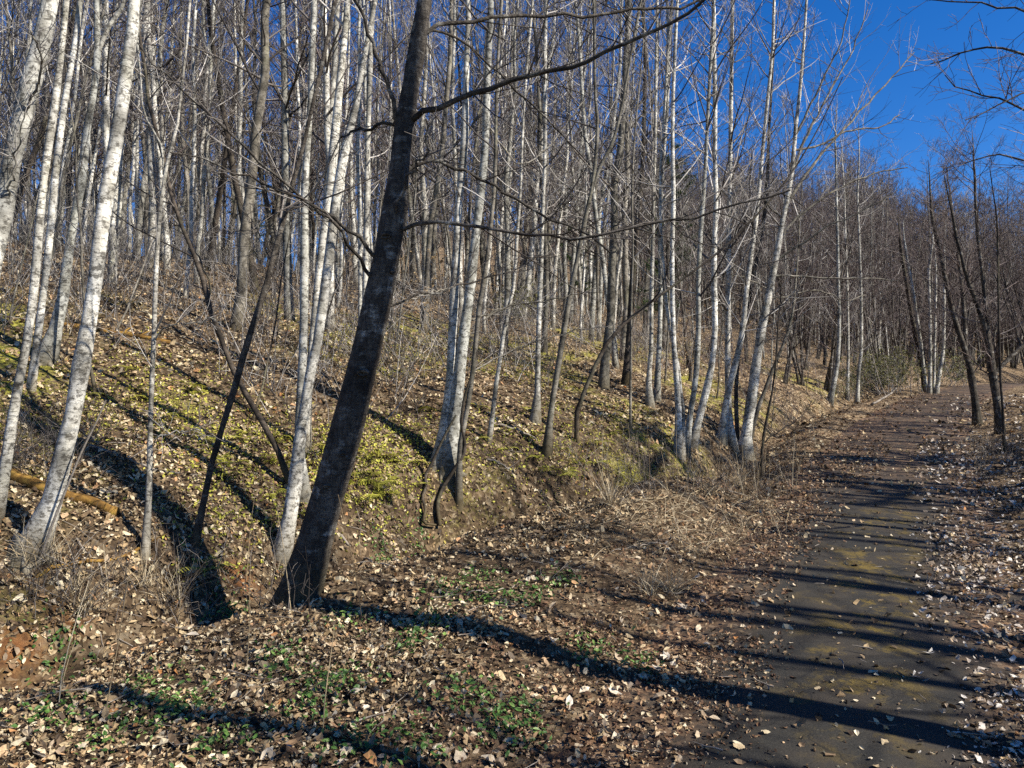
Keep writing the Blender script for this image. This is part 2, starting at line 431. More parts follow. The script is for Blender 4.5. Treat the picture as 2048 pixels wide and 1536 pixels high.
def smooth_path(pts, n):
    pts = np.asarray(pts, float)
    k = len(pts)
    P = np.vstack([2*pts[0]-pts[1], pts, 2*pts[-1]-pts[-2]])
    d = np.concatenate([[0], np.cumsum(np.linalg.norm(np.diff(pts[:, :3], axis=0), axis=1))])
    out = []
    for s in np.linspace(0, d[-1], n):
        i = min(int(np.searchsorted(d, s, 'right')-1), k-2)
        t = (s-d[i])/max(d[i+1]-d[i], 1e-9)
        a, b, c, e = P[i], P[i+1], P[i+2], P[i+3]
        out.append(.5*((2*b)+(-a+c)*t+(2*a-5*b+4*c-e)*t*t+(-a+3*b-3*c+e)*t**3))
    return np.array(out)

# ------------------------------------------------------------------ ground and road
def make_ground():
    nx, ny = 340, 360
    a = np.linspace(-1, 1, nx); xs = 10*a+70*a**5+180*np.sign(a)*np.abs(a)**9
    b = np.linspace(0, 1, ny); ys = -8+22*b+26*b**2+60*b**4+150*b**9
    X, Y = np.meshgrid(xs+1.5, ys)
    X = X+Y*.12
    Z = ground_z(X, Y)
    V = np.stack([X, Y, Z], -1).reshape(-1, 3)
    i = np.arange(ny-1)[:, None]*nx+np.arange(nx-1)[None]
    q = np.stack([i, i+1, i+nx+1, i+nx], -1).reshape(-1, 4)
    me = mesh_np('ground', V, [q])
    x, y = V[:, 0], V[:, 1]; u = road_u(x, y); w = u-ditch_u(y)
    moss = (1-sstep(26, 34, y))*sstep(.1, 1.0, w)*(1-sstep(7, 12, w))*sstep(-.06, .12, fbm(x*.4, y*.4, 77, 3))
    me.attributes.new('moss', 'FLOAT', 'POINT').data.foreach_set('value', moss.astype(np.float32))
    me.attributes.new('leaf_mat', 'FLOAT', 'POINT').data.foreach_set('value', (.42+.58*sstep(9, 20, np.hypot(x, y))).astype(np.float32))
    red = np.zeros(len(V))
    for (px, py, rr) in ((38, 1330, .13), (120, 1235, .08), (480, 1165, .08)):
        c = on_ground(px, py)
        red = np.maximum(red, 1-sstep(.4, 1.0, np.hypot(x-c[0], y-c[1])/(rr*1.4)))
    me.attributes.new('red_soil', 'FLOAT', 'POINT').data.foreach_set('value', red.astype(np.float32))
    o = link('ground', me, M['ground']); tag(o, 'leaf strewn forest floor rising to a wooded bank on the left', kind='structure')
    return o
ground = make_ground()
def make_road():
    ys = np.concatenate([np.linspace(-7, 20, 220), np.linspace(20.3, 95, 160)])
    us = np.linspace(-1.28, 1.28, 15)
    s = np.interp(ys, _yy, _dx); nrm = 1/np.sqrt(1+s*s)
    V = []
    for u in us:
        x = road_x(ys)-u*nrm; y = ys+u*s*nrm
        z = road_z(y)+.02*(1-(u/1.3)**2)-.006+fbm(x*.8, y*.8, 5, 3)*.025
        V.append(np.stack([x, y, z], -1))
    V = np.stack(V, 1)
    n, k = len(ys), len(us)
    i = np.arange(n-1)[:, None]*k+np.arange(k-1)[None]
    q = np.stack([i, i+k, i+k+1, i+1], -1).reshape(-1, 4)
    me = mesh_np('road', V.reshape(-1, 3), [q])
    x, y = V[..., 0].ravel(), V[..., 1].ravel()
    u = road_u(x, y)
    mo = np.exp(-((u+.1)/.38)**2)*sstep(3, 5, y)*(1-sstep(8, 12, y))
    me.attributes.new('moss', 'FLOAT', 'POINT').data.foreach_set('value', mo.astype(np.float32))
    li = np.maximum(sstep(.5, 1.0, np.abs(u)+.4*fbm(x*.9, y*.9, 61, 4)), sstep(8.5, 13, y)*.6)
    me.attributes.new('litter', 'FLOAT', 'POINT').data.foreach_set('value', li.astype(np.float32))
    o = link('road', me, M['road']); tag(o, 'narrow old asphalt lane with moss down its middle', kind='structure')
make_road()

# ------------------------------------------------------------------ trees traced from the photograph
def trace(pts, Y, dY=0.0):
    """[(px,py,width px)] -> (n,4) points with radius, at forward distance Y (+dY along the path)"""
    out = []
    for i, (px, py, w) in enumerate(pts):
        yy = Y+dY*i/max(1, len(pts)-1)
        p = on_plane(px, py, yy)
        out.append([*p, w/2/F_PX*yy])
    return np.array(out)
def fill_w(pts, w0, w1):
    n = len(pts); return [(p[0], p[1], w0+(w1-w0)*i/(n-1)) for i, p in enumerate(pts)]

def hero(name, label, cat, barkm, twigm, pts, H=14.0, sp='hero', Y=None, forks=(), branches=(), sparse=1.0, seed=0, group=None, up_ext=True, tips=True):
    """pts base->top [(px,py,w)], forks: more stems, branches: ([(px,py)..], w0, w1, dY)"""
    rng = np.random.default_rng(1000+seed)
    g = on_ground(pts[0][0], pts[0][1])
    if Y is None: Y = g[1]
    A = trace(pts, Y)
    base = np.array([A[0, 0], Y, gz(A[0, 0], Y)])
    # carry the stem on above the last traced point
    if up_ext:
        top = A[-1]; d = norm(A[-1, :3]-A[-2, :3]); left = max(1.5, H-(top[2]-base[2])); m = 6; r0 = top[3]
        p = top[:3].copy(); ext = []
        for i in range(m):
            d = norm(d+np.array([0, 0, .18])+rng.normal(0, .05, 3)); p = p+d*left/m
            ext.append([*p, r0*(1-(i+1)/m)+.006])
        A = np.vstack([A, ext])
    A = np.vstack([[*(A[0, :3]-norm(A[1, :3]-A[0, :3])*.25), A[0, 3]*1.15], A])
    ln = np.linalg.norm(A[-1, :3]-A[0, :3])
    nseg = int(np.clip(ln*3.2, 16, 46))
    B = smooth_path(A, nseg)
    hgt = B[:, 2]-base[2]
    rad = np.maximum(B[:, 3], .004)*(1+.045*rng.normal(0, 1, nseg)*(B[:, 3] > .02))*(1+.45*np.exp(-np.maximum(hgt, 0)/.16))
    root = bpy.data.objects.new(name, None); COL.objects.link(root); root.location = base
    root.empty_display_size = .2
    tag(root, label, cat, group)
    t = Tubes(); sides = 14 if A[1, 3] > .06 else 9
    TP, TR = B[None, :, :3], rad[None]
    t.add(TP, TR, sides)
    stems_P, stems_R = [TP], [TR]
    link('trunk', t.build('trunk', base), M[barkm], root)
    for fk in forks:
        f = trace(fk, Y)
        tp = f[-1]; d = norm(f[-1, :3]-f[-2, :3]); p = tp[:3].copy(); ext = []
        for i in range(5):
            d = norm(d+np.array([0, 0, .15])+rng.normal(0, .06, 3)); p = p+d*(.4*max(2, H-(tp[2]-base[2])))/5*1.6
            ext.append([*p, tp[3]*(1-(i+1)/5)+.005])
        fB = smooth_path(np.vstack([f, ext]), nseg)
        t = Tubes(); t.add(fB[None, :, :3], fB[None, :, 3], 9)
        link('stem', t.build('stem', base), M[barkm], root)
        stems_P.append(fB[None, :, :3]); stems_R.append(fB[None, :, 3])
    if A[1, 3] > .05:                                # roots running out into the leaves
        r0 = A[1, 3]
        for q in range(6):
            a = q*1.047+rng.uniform(-.35, .35); Lr = r0*rng.uniform(1.3, 2.1); n = 7; t_ = np.linspace(0, 1, n)
            rx = base[0]+np.cos(a+.5*t_)*(r0*.35+Lr*t_); ry = base[1]+np.sin(a+.5*t_)*(r0*.35+Lr*t_)
            rz = ground_z(rx, ry)+r0*(1.1*(1-t_)**3-.2-.2*t_)
            t = Tubes(); t.add(np.stack([rx, ry, rz], -1)[None], (r0*(.52*(1-t_)**1.3+.10))[None], 8)
            link('root', t.build('root', base), M[barkm], root)
    bP, bR = [], []
    for (bp, w0, w1, dY) in branches:
        f = trace(fill_w(bp, w0, w1), Y, dY)
        fB = smooth_path(f, 18)
        fB[1:-1, :3] += rng.normal(0, .012, (16, 3))
        t = Tubes(); t.add(fB[None, :, :3], fB[None, :, 3], 7)
        link('branch', t.build('branch', base), M[barkm if barkm != 'white' else 'grey'], root)
        bP.append(fB[None, :, :3]); bR.append(fB[None, :, 3])
    cr = Tubes()
    extra = (np.concatenate(bP), np.concatenate(bR)) if bP else None
    make_crown(cr, np.concatenate(stems_P), np.concatenate(stems_R), H, sp, rng, extra=extra, sparse=sparse)
    link('crown', cr.build('crown', base), M[twigm], root)
    return root

W, G_, K = 'white_barked_tree', 'grey_barked_tree', 'dark_stemmed_tree'
# the dark leaning foreground tree
hero(K, 'thick dark leaning tree with knotty bark and long bare branches in the foreground', 'tree', 'dark', 'twig_dark',
     [(599, 1190, 70), (624, 1105, 68), (650, 1010, 66), (688, 880, 63), (733, 700, 58), (768, 540, 54), (792, 400, 48), (806, 270, 41), (822, 170, 35), (840, 80, 31), (850, 0, 28)],
     H=13, sp='hero', seed=1,
     forks=[[(806, 215, 12), (815, 150, 15), (828, 70, 15), (842, 0, 14)]],
     branches=[([(822, 243), (850, 224), (905, 203), (968, 184), (1050, 150), (1120, 136), (1200, 112), (1265, 88), (1330, 52), (1400, 2), (1450, -40)], 13, 6, -1.0),
               ([(850, 68), (890, 48), (930, 40), (1000, 35), (1080, 32), (1200, 31), (1260, 20), (1350, 16), (1420, -5)], 9, 5, .8),
               ([(800, 462), (818, 450), (850, 444), (900, 446), (950, 452), (1000, 461), (1060, 469), (1130, 471), (1200, 467), (1300, 449), (1400, 429), (1500, 405), (1580, 380)], 9, 4, -.6),
               ([(808, 345), (845, 322), (880, 325), (920, 339), (960, 356), (1010, 385), (1050, 410), (1100, 440), (1160, 462), (1220, 505)], 8, 4, .5),
               ([(778, 480), (790, 420), (815, 360), (845, 315), (855, 280), (852, 238)], 8, 4, -.5),
               ([(752, 580), (735, 540), (720, 515), (690, 475), (650, 435), (620, 405), (570, 385), (512, 358), (470, 345), (400, 318), (340, 305)], 9, 3, -.9),
               ([(757, 522), (738, 497), (720, 480), (680, 447), (640, 416), (610, 396), (560, 355), (512, 318), (460, 270), (400, 215), (330, 150), (275, 85)], 9, 3, -1.1),
               ([(803, 275), (790, 220), (770, 160), (755, 110), (735, 50), (712, -5), (700, -60)], 10, 6, -.4),
               ([(800, 243), (760, 250), (710, 262), (680, 276)], 8, 4, .4),
               ([(780, 612), (830, 592), (900, 576), (960, 558), (1020, 542), (1110, 500)], 5, 2.5, .8),
               ([(852, 60), (890, 70), (940, 95), (975, 130), (1040, 190), (1100, 245), (1180, 330)], 6, 3, .9)])
hero(W, 'stoutest white-barked tree, cut off by the upper left frame edge', 'tree', 'white', 'twig_pale',
     [(-150, 1130, 60), (-95, 900, 50), (-50, 700, 44), (-12, 500, 40), (12, 400, 37), (27, 300, 36), (54, 200, 36), (78, 100, 34), (101, 0, 31)], H=15, seed=2,
     branches=[([(50, 225), (30, 330), (10, 420)][::-1], 5, 2, -.3), ([(45, 245), (75, 165), (85, 110), (60, 60)], 6, 3, -.4)])
hero(W, 'stout white leaning tree with brown mossy foot beside the rotten log', 'tree', 'white', 'twig_pale',
     [(58, 1108, 62), (72, 1080, 47), (84, 1048, 42), (105, 1000, 39), (129, 900, 35), (152, 800, 33), (167, 700, 34), (186, 600, 30), (197, 500, 28), (211, 400, 29), (229, 300, 27), (245, 200, 26), (258, 100, 24), (269, 0, 22)], H=15, seed=3)
hero(W, 'slender white tree slanting out at the left edge above the mossy log', 'tree', 'white', 'twig_pale',
     [(-14, 1045, 26), (0, 1000, 22), (16, 900, 20), (31, 800, 20), (51, 700, 16), (66, 600, 16), (75, 500, 16), (83, 400, 15), (96, 300, 15), (111, 200, 15), (123, 100, 12), (133, 0, 11)], H=14, seed=4)
hero(W, 'thin white tree close behind the slender slanting one at left', 'tree', 'white', 'twig_pale',
     [(62, 780, 15), (80, 640, 14), (97, 500, 14), (113, 330, 13), (130, 200, 12), (148, 100, 11), (160, 0, 10)], H=15, seed=5)
hero(W, 'grey-white tree on the left whose top forks into two stems', 'tree', 'white', 'twig_pale',
     [(92, 722, 36), (105, 680, 26), (125, 600, 22), (138, 500, 17), (152, 420, 16), (165, 350, 17), (175, 250, 14), (187, 190, 13), (195, 110, 14), (194, 40, 11), (193, 0, 11)], H=15, seed=6,
     forks=[[(198, 100, 9), (210, 70, 9), (226, 38, 9), (243, 20, 9), (248, 0, 8)]])
hero('sapling', 'smooth pale sapling with a side twig, foreground left of the dark Y-shaped stem', 'sapling', 'dull', 'twig_pale',
     [(290, 1112, 17), (294, 1050, 13), (297, 1000, 12), (300, 900, 11), (302, 800, 9.5), (307, 700, 9.5), (310, 600, 9), (314, 500, 9), (322, 400, 8), (329, 350, 7), (346, 280, 6), (355, 250, 6), (352, 215, 5), (362, 180, 5), (372, 110, 4)], H=5.6, sp='thin', seed=7,
     forks=[[(327, 350, 4), (325, 300, 4), (317, 280, 4), (300, 250, 4), (286, 220, 4), (281, 150, 3)]],
     branches=[([(311, 680), (318, 665), (335, 650), (370, 645), (432, 640)], 3, 2, -.2), ([(309, 885), (325, 872), (360, 865), (400, 862)], 3.5, 2, -.2)])
hero(K, 'dark bent stem arching up and left from beside the white pair', 'tree', 'black', 'twig_dark',
     [(582, 975, 13), (565, 925, 12), (550, 890, 11), (525, 845, 11), (500, 800, 11), (478, 772, 12), (469, 751, 11), (456, 712, 11), (439, 670, 11), (424, 634, 12), (415, 598, 11), (400, 538, 10), (375, 480, 8), (355, 430, 8), (340, 380, 8), (320, 285, 7), (300, 225, 7), (295, 170, 6), (285, 110, 6), (278, 60, 6), (272, 0, 5)], H=8, sp='thin', seed=8,
     branches=[([(420, 620), (422, 570), (400, 520), (372, 470), (340, 440)], 4, 2, .3)])
hero(K, 'dark slanting stem crossing the bent one in a Y', 'tree', 'dark', 'twig_dark',
     [(388, 1095, 16), (402, 1030, 13), (412, 980, 12), (425, 920, 12), (440, 870, 11), (455, 820, 13), (468, 780, 14), (490, 700, 14), (510, 640, 13), (535, 560, 12), (550, 500, 11), (565, 450, 10), (590, 350, 9), (605, 300, 8), (618, 240, 7)], H=8.5, sp='thin', seed=9,
     branches=[([(545, 525), (525, 480), (510, 455), (490, 430)], 3, 2, .2)])
hero(W, 'white tree with a straight stem, left one behind the dark leaning trunk', 'tree', 'white', 'twig_pale',
     [(604, 1000, 32), (602, 950, 22), (598, 880, 17), (600, 800, 17), (606, 700, 17), (608, 600, 17), (609, 500, 17), (609, 400, 15), (614, 300, 13), (621, 200, 12), (624, 100, 12), (628, 0, 12)], H=15, seed=10)
hero(W, 'mottled white tree with broken looking foot, nearest left of the dark trunk', 'tree', 'white', 'twig_pale',
     [(565, 1112, 28), (571, 1060, 27), (588, 1000, 27), (592, 950, 26), (597, 900, 25), (604, 850, 23), (612, 800, 21), (620, 750, 20), (632, 700, 19), (647, 600, 20), (660, 500, 20), (672, 400, 19), (690, 300, 17), (710, 220, 14), (722, 150, 13), (735, 80, 12), (750, 0, 10)], H=14, seed=11)
hero(W, 'bright white tree standing between the two pale stems left of the dark trunk', 'tree', 'white', 'twig_pale',
     [(610, 900, 18), (618, 760, 14), (632, 600, 14), (643, 500, 16), (657, 400, 17), (667, 300, 18), (676, 200, 16), (686, 100, 14), (695, 0, 12)], H=15, seed=12)
hero(W, 'thin straight white tree just left of the dark trunk, left of a pair', 'tree', 'white', 'twig_pale',
     [(714, 800, 9), (720, 650, 8), (719, 400, 8), (715, 300, 8), (720, 200, 7), (718, 100, 7), (720, 0, 7)], H=15, seed=13)
hero(W, 'white tree just left of the dark trunk, right of a pair', 'tree', 'white', 'twig_pale',
     [(712, 790, 14), (728, 640, 12), (733, 450, 12), (735, 300, 11), (738, 200, 11), (741, 100, 10), (745, 0, 10)], H=15, seed=14)
hero(W, 'left of the two thick white stems that share a foot in mid picture', 'tree', 'white', 'twig_pale',
     [(876, 928, 26), (885, 880, 20), (892, 820, 19), (899, 780, 18), (904, 700, 19), (908, 600, 19), (913, 500, 17), (918, 400, 16), (928, 300, 16), (931, 200, 13), (934, 100, 11), (936, 0, 9)], H=14, seed=15,
     branches=[([(905, 575), (870, 583), (840, 592), (800, 604)], 3, 2, -.4), ([(932, 280), (960, 220), (985, 150), (1010, 70)], 5, 2, .4)])
hero(W, 'right of the two thick white stems that share a foot in mid picture', 'tree', 'white', 'twig_pale',
     [(898, 940, 40), (903, 890, 28), (906, 860, 26), (912, 800, 25), (922, 720, 23), (930, 650, 22), (940, 580, 22), (948, 500, 20), (956, 430, 17), (963, 370, 17), (970, 300, 15), (973, 200, 15), (978, 80, 13), (982, 0, 12)], H=14, seed=16,
     branches=[([(945, 640), (1000, 620), (1060, 590), (1110, 560)], 4, 2, .5), ([(968, 640), (1020, 610), (1080, 605), (1200, 575)], 4, 2, .3), ([(950, 740), (1010, 705), (1100, 675), (1200, 650)], 3.5, 2, .4), ([(975, 250), (1010, 300), (1040, 330), (1100, 290), (1170, 200)], 4, 2, .5)])
hero(G_, 'thin grey stem right against the thick white pair', 'tree', 'grey', 'twig_pale',
     [(918, 1010, 14), (918, 940, 12), (922, 880, 11), (932, 830, 10), (945, 750, 10), (952, 680, 10), (960, 600, 10), (970, 550, 9), (978, 480, 9), (985, 420, 8), (990, 350, 8), (992, 250, 7), (994, 150, 6)], H=11, sp='thin', seed=17)
hero('sapling', 'thin pale sapling right of the thick white pair', 'sapling', 'dull', 'twig_pale',
     [(978, 885, 9), (985, 830, 9), (992, 770, 9), (1000, 720, 9), (1010, 650, 8), (1022, 600, 8), (1030, 550, 7), (1035, 450, 7), (1040, 400, 6), (1046, 250, 5)], H=10, sp='thin', seed=18)
hero(W, 'pale tree with flared foot on the slope, right of the thin sapling', 'tree', 'white', 'twig_pale',
     [(1070, 842, 20), (1074, 800, 12), (1075, 760, 11), (1076, 700, 10), (1079, 600, 10), (1083, 500, 9), (1086, 400, 8), (1090, 300, 8)], H=13, seed=19, sp='birch')
hero(G_, 'grey tree slanting right in mid picture above the ditch', 'tree', 'grey', 'twig_dark',
     [(1094, 910, 17), (1098, 860, 15), (1105, 800, 13), (1112, 760, 13), (1125, 680, 12), (1138, 600, 11), (1150, 540, 10), (1162, 480, 9), (1172, 430, 9), (1185, 370, 8), (1193, 300, 8), (1195, 240, 7), (1190, 180, 6)], H=11, seed=20,
     forks=[[(1178, 400, 6), (1200, 335, 7), (1225, 285, 7), (1240, 230, 6), (1255, 150, 5)]])
hero(K, 'dark curved stem leaning far to the right in mid picture', 'tree', 'black', 'twig_dark',
     [(1156, 886, 10), (1151, 855, 9), (1155, 818, 9), (1172, 775, 9), (1195, 722, 8), (1222, 675, 8), (1262, 635, 7), (1310, 598, 6), (1370, 555, 4)], H=6, sp='thin', seed=21)
# two clumps beside the ditch
hero(W, 'left upright stem of the white clump standing over the ditch', 'tree', 'white', 'twig_pale',
     [(1356, 912, 17), (1357, 830, 13), (1352, 750, 11), (1347, 680, 10), (1345, 600, 10), (1344, 500, 9), (1347, 400, 9), (1345, 300, 8), (1346, 200, 7), (1350, 100, 7), (1355, 0, 6)], H=13, seed=22)
hero(W, 'thin stem bowing left in the white clump over the ditch', 'tree', 'white', 'twig_pale',
     [(1364, 915, 11), (1366, 830, 9), (1361, 790, 9), (1355, 730, 9), (1341, 660, 8), (1333, 610, 8), (1327, 540, 7), (1322, 480, 7), (1320, 400, 6), (1322, 300, 5)], H=11, seed=23, sp='thin')
hero(W, 'stem curving right, third from the left in the white clump over the ditch', 'tree', 'white', 'twig_pale',
     [(1372, 905, 15), (1380, 830, 12), (1390, 770, 11), (1395, 700, 11), (1397, 640, 10), (1396, 580, 10), (1399, 500, 9), (1405, 410, 9), (1411, 330, 8), (1417, 200, 7), (1424, 80, 7), (1428, 0, 6)], H=13, sp='birch', seed=24)
hero(W, 'rightmost stem of the left white clump, dark-footed, over the ditch', 'tree', 'white', 'twig_pale',
     [(1384, 892, 18), (1400, 830, 15), (1415, 770, 14), (1425, 720, 13), (1430, 650, 12), (1428, 580, 12), (1428, 520, 11), (1430, 450, 10), (1432, 400, 10), (1430, 330, 9), (1430, 200, 9), (1428, 100, 8), (1427, 0, 8)], H=13.5, sp='birch', seed=25)
hero(W, 'leaning stem at the left of the white clump beside the lane', 'tree', 'white', 'twig_pale',
     [(1443, 885, 18), (1450, 820, 14), (1462, 760, 13), (1475, 710, 12), (1485, 660, 11), (1492, 590, 10), (1499, 530, 10), (1508, 470, 9), (1516, 400, 8), (1530, 250, 7), (1545, 100, 6)], H=11.5, sp='birch', seed=26)
hero(W, 'straightest upright stem in the white clump beside the lane', 'tree', 'white', 'twig_pale',
     [(1466, 895, 16), (1459, 840, 13), (1456, 780, 12), (1455, 700, 11), (1456, 600, 11), (1457, 500, 10), (1458, 420, 10), (1460, 350, 9), (1462, 200, 8), (1465, 0, 7)], H=13.5, sp='birch', seed=27)
hero(W, 'largest white stem by the lane, leaning right with wide sweeping branches', 'tree', 'white', 'twig_pale',
     [(1489, 912, 34), (1491, 885, 24), (1495, 850, 20), (1503, 800, 20), (1512, 730, 19), (1523, 660, 17), (1535, 600, 16), (1545, 550, 14), (1553, 510, 13), (1563, 450, 11), (1576, 390, 10), (1585, 330, 9), (1592, 250, 8), (1600, 180, 7), (1608, 80, 6), (1613, 0, 5)], H=11.5, sp='birch', seed=28,
     branches=[([(1560, 470), (1590, 440), (1640, 400), (1700, 365), (1760, 345), (1815, 335)], 6, 2, .6),
               ([(1572, 410), (1610, 350), (1650, 300), (1720, 225), (1780, 160), (1828, 105)], 7, 2, .8),
               ([(1582, 350), (1620, 260), (1650, 200), (1700, 110), (1735, 20)], 6, 2, .3),
               ([(1553, 520), (1600, 490), (1650, 455), (1720, 425), (1790, 385)], 5, 2, -.4),
               ([(1545, 552), (1590, 552), (1650, 556), (1740, 556), (1795, 562)], 5, 2, .3),
               ([(1592, 270), (1640, 170), (1680, 90), (1700, 0)], 5, 2, -.6),
               ([(1565, 440), (1530, 400), (1495, 360), (1470, 320)], 4, 2, .4),
               ([(1588, 300), (1640, 290), (1700, 260), (1760, 255), (1800, 230)], 5, 2, .9),
               ([(1540, 580), (1500, 560), (1440, 545), (1380, 548)], 4, 2, -.5),
               ([(1535, 600), (1580, 590), (1630, 580), (1690, 600), (1730, 590)], 4, 2, .9)])
hero(K, 'dark thin stem rising inside the white clump beside the lane', 'tree', 'dark', 'twig_dark',
     [(1476, 892, 10), (1472, 790, 8), (1478, 700, 8), (1490, 640, 8), (1505, 560, 8), (1520, 480, 7), (1530, 420, 7), (1536, 330, 6)], H=9, sp='thin', seed=29)
hero('sapling', 'short slanting sapling just right of the largest white stem', 'sapling', 'grey', 'twig_pale',
     [(1499, 880, 10), (1513, 825, 9), (1530, 780, 8), (1545, 740, 7), (1562, 700, 6), (1580, 650, 5)], H=5, sp='thin', seed=30)
hero('sapling', 'dark thin sapling at the ditch end beside the lane', 'sapling', 'black', 'twig_dark',
     [(1522, 965, 7), (1525, 890, 6), (1535, 830, 5), (1545, 780, 4), (1552, 720, 3)], H=3.4, sp='thin', seed=31, branches=[([(1530, 885), (1560, 860), (1600, 835), (1625, 800)], 3, 1.5, .2)])
hero(W, 'white stem with kinked foot behind the clump, left of a close pair', 'tree', 'white', 'twig_pale',
     [(1300, 812, 15), (1297, 760, 11), (1302, 700, 9), (1303, 600, 8), (1305, 500, 8), (1307, 400, 7), (1311, 250, 6)], H=13, seed=32, sp='birch')
hero(W, 'white stem behind the clump, right of a close pair', 'tree', 'white', 'twig_pale',
     [(1313, 802, 14), (1317, 720, 11), (1320, 640, 10), (1321, 560, 9), (1319, 450, 8), (1322, 400, 8), (1326, 330, 7), (1335, 200, 7), (1340, 50, 6)], H=13, seed=33, sp='birch')
hero(K, 'tall dark straight trunk in front of the green pine', 'tree', 'black', 'twig_dark',
     [(1252, 770, 15), (1260, 640, 13), (1268, 520, 12), (1276, 430, 11), (1284, 350, 9), (1288, 250, 8), (1290, 100, 7)], H=15, seed=34)
hero('sapling', 'thin pale sapling on the slope below the tall dark trunk', 'sapling', 'grey', 'twig_pale',
     [(1261, 868, 6), (1261, 780, 5), (1262, 700, 5), (1263, 600, 4), (1266, 500, 4)], H=7, sp='thin', seed=35)
# along the lane on its far left side
hero(W, 'white tree with swept foot on the bank left of the lane', 'tree', 'white', 'twig_pale',
     [(1659, 806, 13), (1668, 762, 10), (1675, 720, 9), (1678, 640, 8), (1676, 560, 7), (1675, 480, 6), (1673, 410, 5), (1672, 330, 4)], H=10.5, seed=36, sp='birch')
hero(W, 'straight white stem right of the swept one on the bank left of the lane', 'tree', 'white', 'twig_pale',
     [(1714, 806, 9), (1717, 745, 7), (1722, 700, 7), (1722, 600, 6), (1719, 500, 5), (1715, 400, 4)], H=10, seed=37, sp='birch')
hero(W, 'thin white stem between the two white trees on the bank left of the lane', 'tree', 'white', 'twig_pale',
     [(1694, 800, 7), (1696, 720, 6), (1696, 650, 5), (1694, 560, 5), (1690, 450, 4)], H=10, seed=38, sp='thin')
for i, (lab, bk, pts) in enumerate([
    ('dark stem leaning left in the small clump where the lane bends', 'black', [(1850, 784, 10), (1842, 722, 9), (1827, 650, 8), (1815, 580, 7), (1802, 500, 6)]),
    ('white stem leaning left in the small clump where the lane bends', 'white', [(1853, 786, 7), (1845, 720, 7), (1836, 650, 7), (1825, 580, 6), (1812, 505, 5)]),
    ('straight white stem in the small clump where the lane bends', 'white', [(1859, 789, 8), (1860, 700, 7), (1859, 620, 6), (1857, 545, 6)]),
    ('thin upright stem in the small clump where the lane bends', 'white', [(1867, 788, 6), (1869, 700, 5), (1871, 600, 5), (1872, 540, 4)]),
    ('white stem leaning right in the small clump where the lane bends', 'white', [(1872, 789, 9), (1879, 745, 8), (1886, 700, 7), (1888, 620, 6), (1888, 560, 5)])]):
    hero(W if bk == 'white' else K, lab, 'tree', bk, 'twig_red', pts, H=7.0, sp='spread', seed=40+i, sparse=.7)
hero(K, 'dark branchy tree leaning left on the right verge, left of two', 'tree', 'dark', 'twig_red',
     [(1955, 850, 15), (1950, 800, 13), (1941, 745, 12), (1930, 700, 11), (1916, 660, 10), (1902, 610, 9), (1891, 560, 8), (1880, 505, 7), (1865, 440, 5)], H=5.4, sp='spread', seed=50, sparse=2.0,
     forks=[[(1932, 705, 8), (1929, 640, 8), (1923, 570, 7), (1915, 500, 6), (1905, 430, 5)]])
hero(K, 'dark branchy tree forking low on the right verge, right of two', 'tree', 'dark', 'twig_red',
     [(2001, 868, 17), (1995, 810, 15), (1986, 755, 14), (1980, 700, 12), (1968, 650, 10), (1953, 605, 9), (1935, 560, 8), (1920, 500, 6)], H=5.6, sp='spread', seed=51, sparse=2.2,
     forks=[[(1987, 750, 9), (2000, 735, 9), (2020, 715, 9), (2048, 690, 8), (2080, 650, 6)], [(1980, 700, 8), (1972, 620, 8), (1965, 550, 7), (1955, 470, 6), (1950, 380, 5)]])
hero('sapling', 'thin dark sapling close in front of the low-forking tree on the right verge', 'sapling', 'black', 'twig_red',
     [(2009, 905, 6), (2006, 830, 5), (2000, 740, 5), (1998, 650, 4), (1996, 560, 4)], H=5, sp='thin', seed=52)
# the tree whose boughs reach in at the upper right corner
hero(K, 'reddish dark boughs reaching in at the upper right corner', 'tree', 'dark', 'twig_red',
     [(2330, 1090, 26), (2325, 900, 22), (2310, 600, 19), (2290, 300, 15), (2270, 60, 12), (2260, -100, 9)], H=8.5, sp='spread', seed=53, sparse=.6,
     branches=[([(2285, 230), (2200, 130), (2120, 70), (2040, 20), (1950, 6), (1840, -2)], 8, 2, .3),
               ([(2290, 300), (2200, 220), (2100, 140), (2030, 100), (1960, 95), (1900, 118), (1860, 128)], 8, 2, .5),
               ([(2300, 420), (2200, 330), (2120, 270), (2040, 215), (1960, 190), (1890, 150)], 8, 2, -.2),
               ([(2300, 520), (2220, 430), (2130, 370), (2060, 330), (1990, 310), (1920, 330)], 8, 2, .8),
               ([(2290, 330), (2220, 240), (2130, 190), (2060, 180), (1990, 215), (1930, 240)], 6, 2, -.6)])

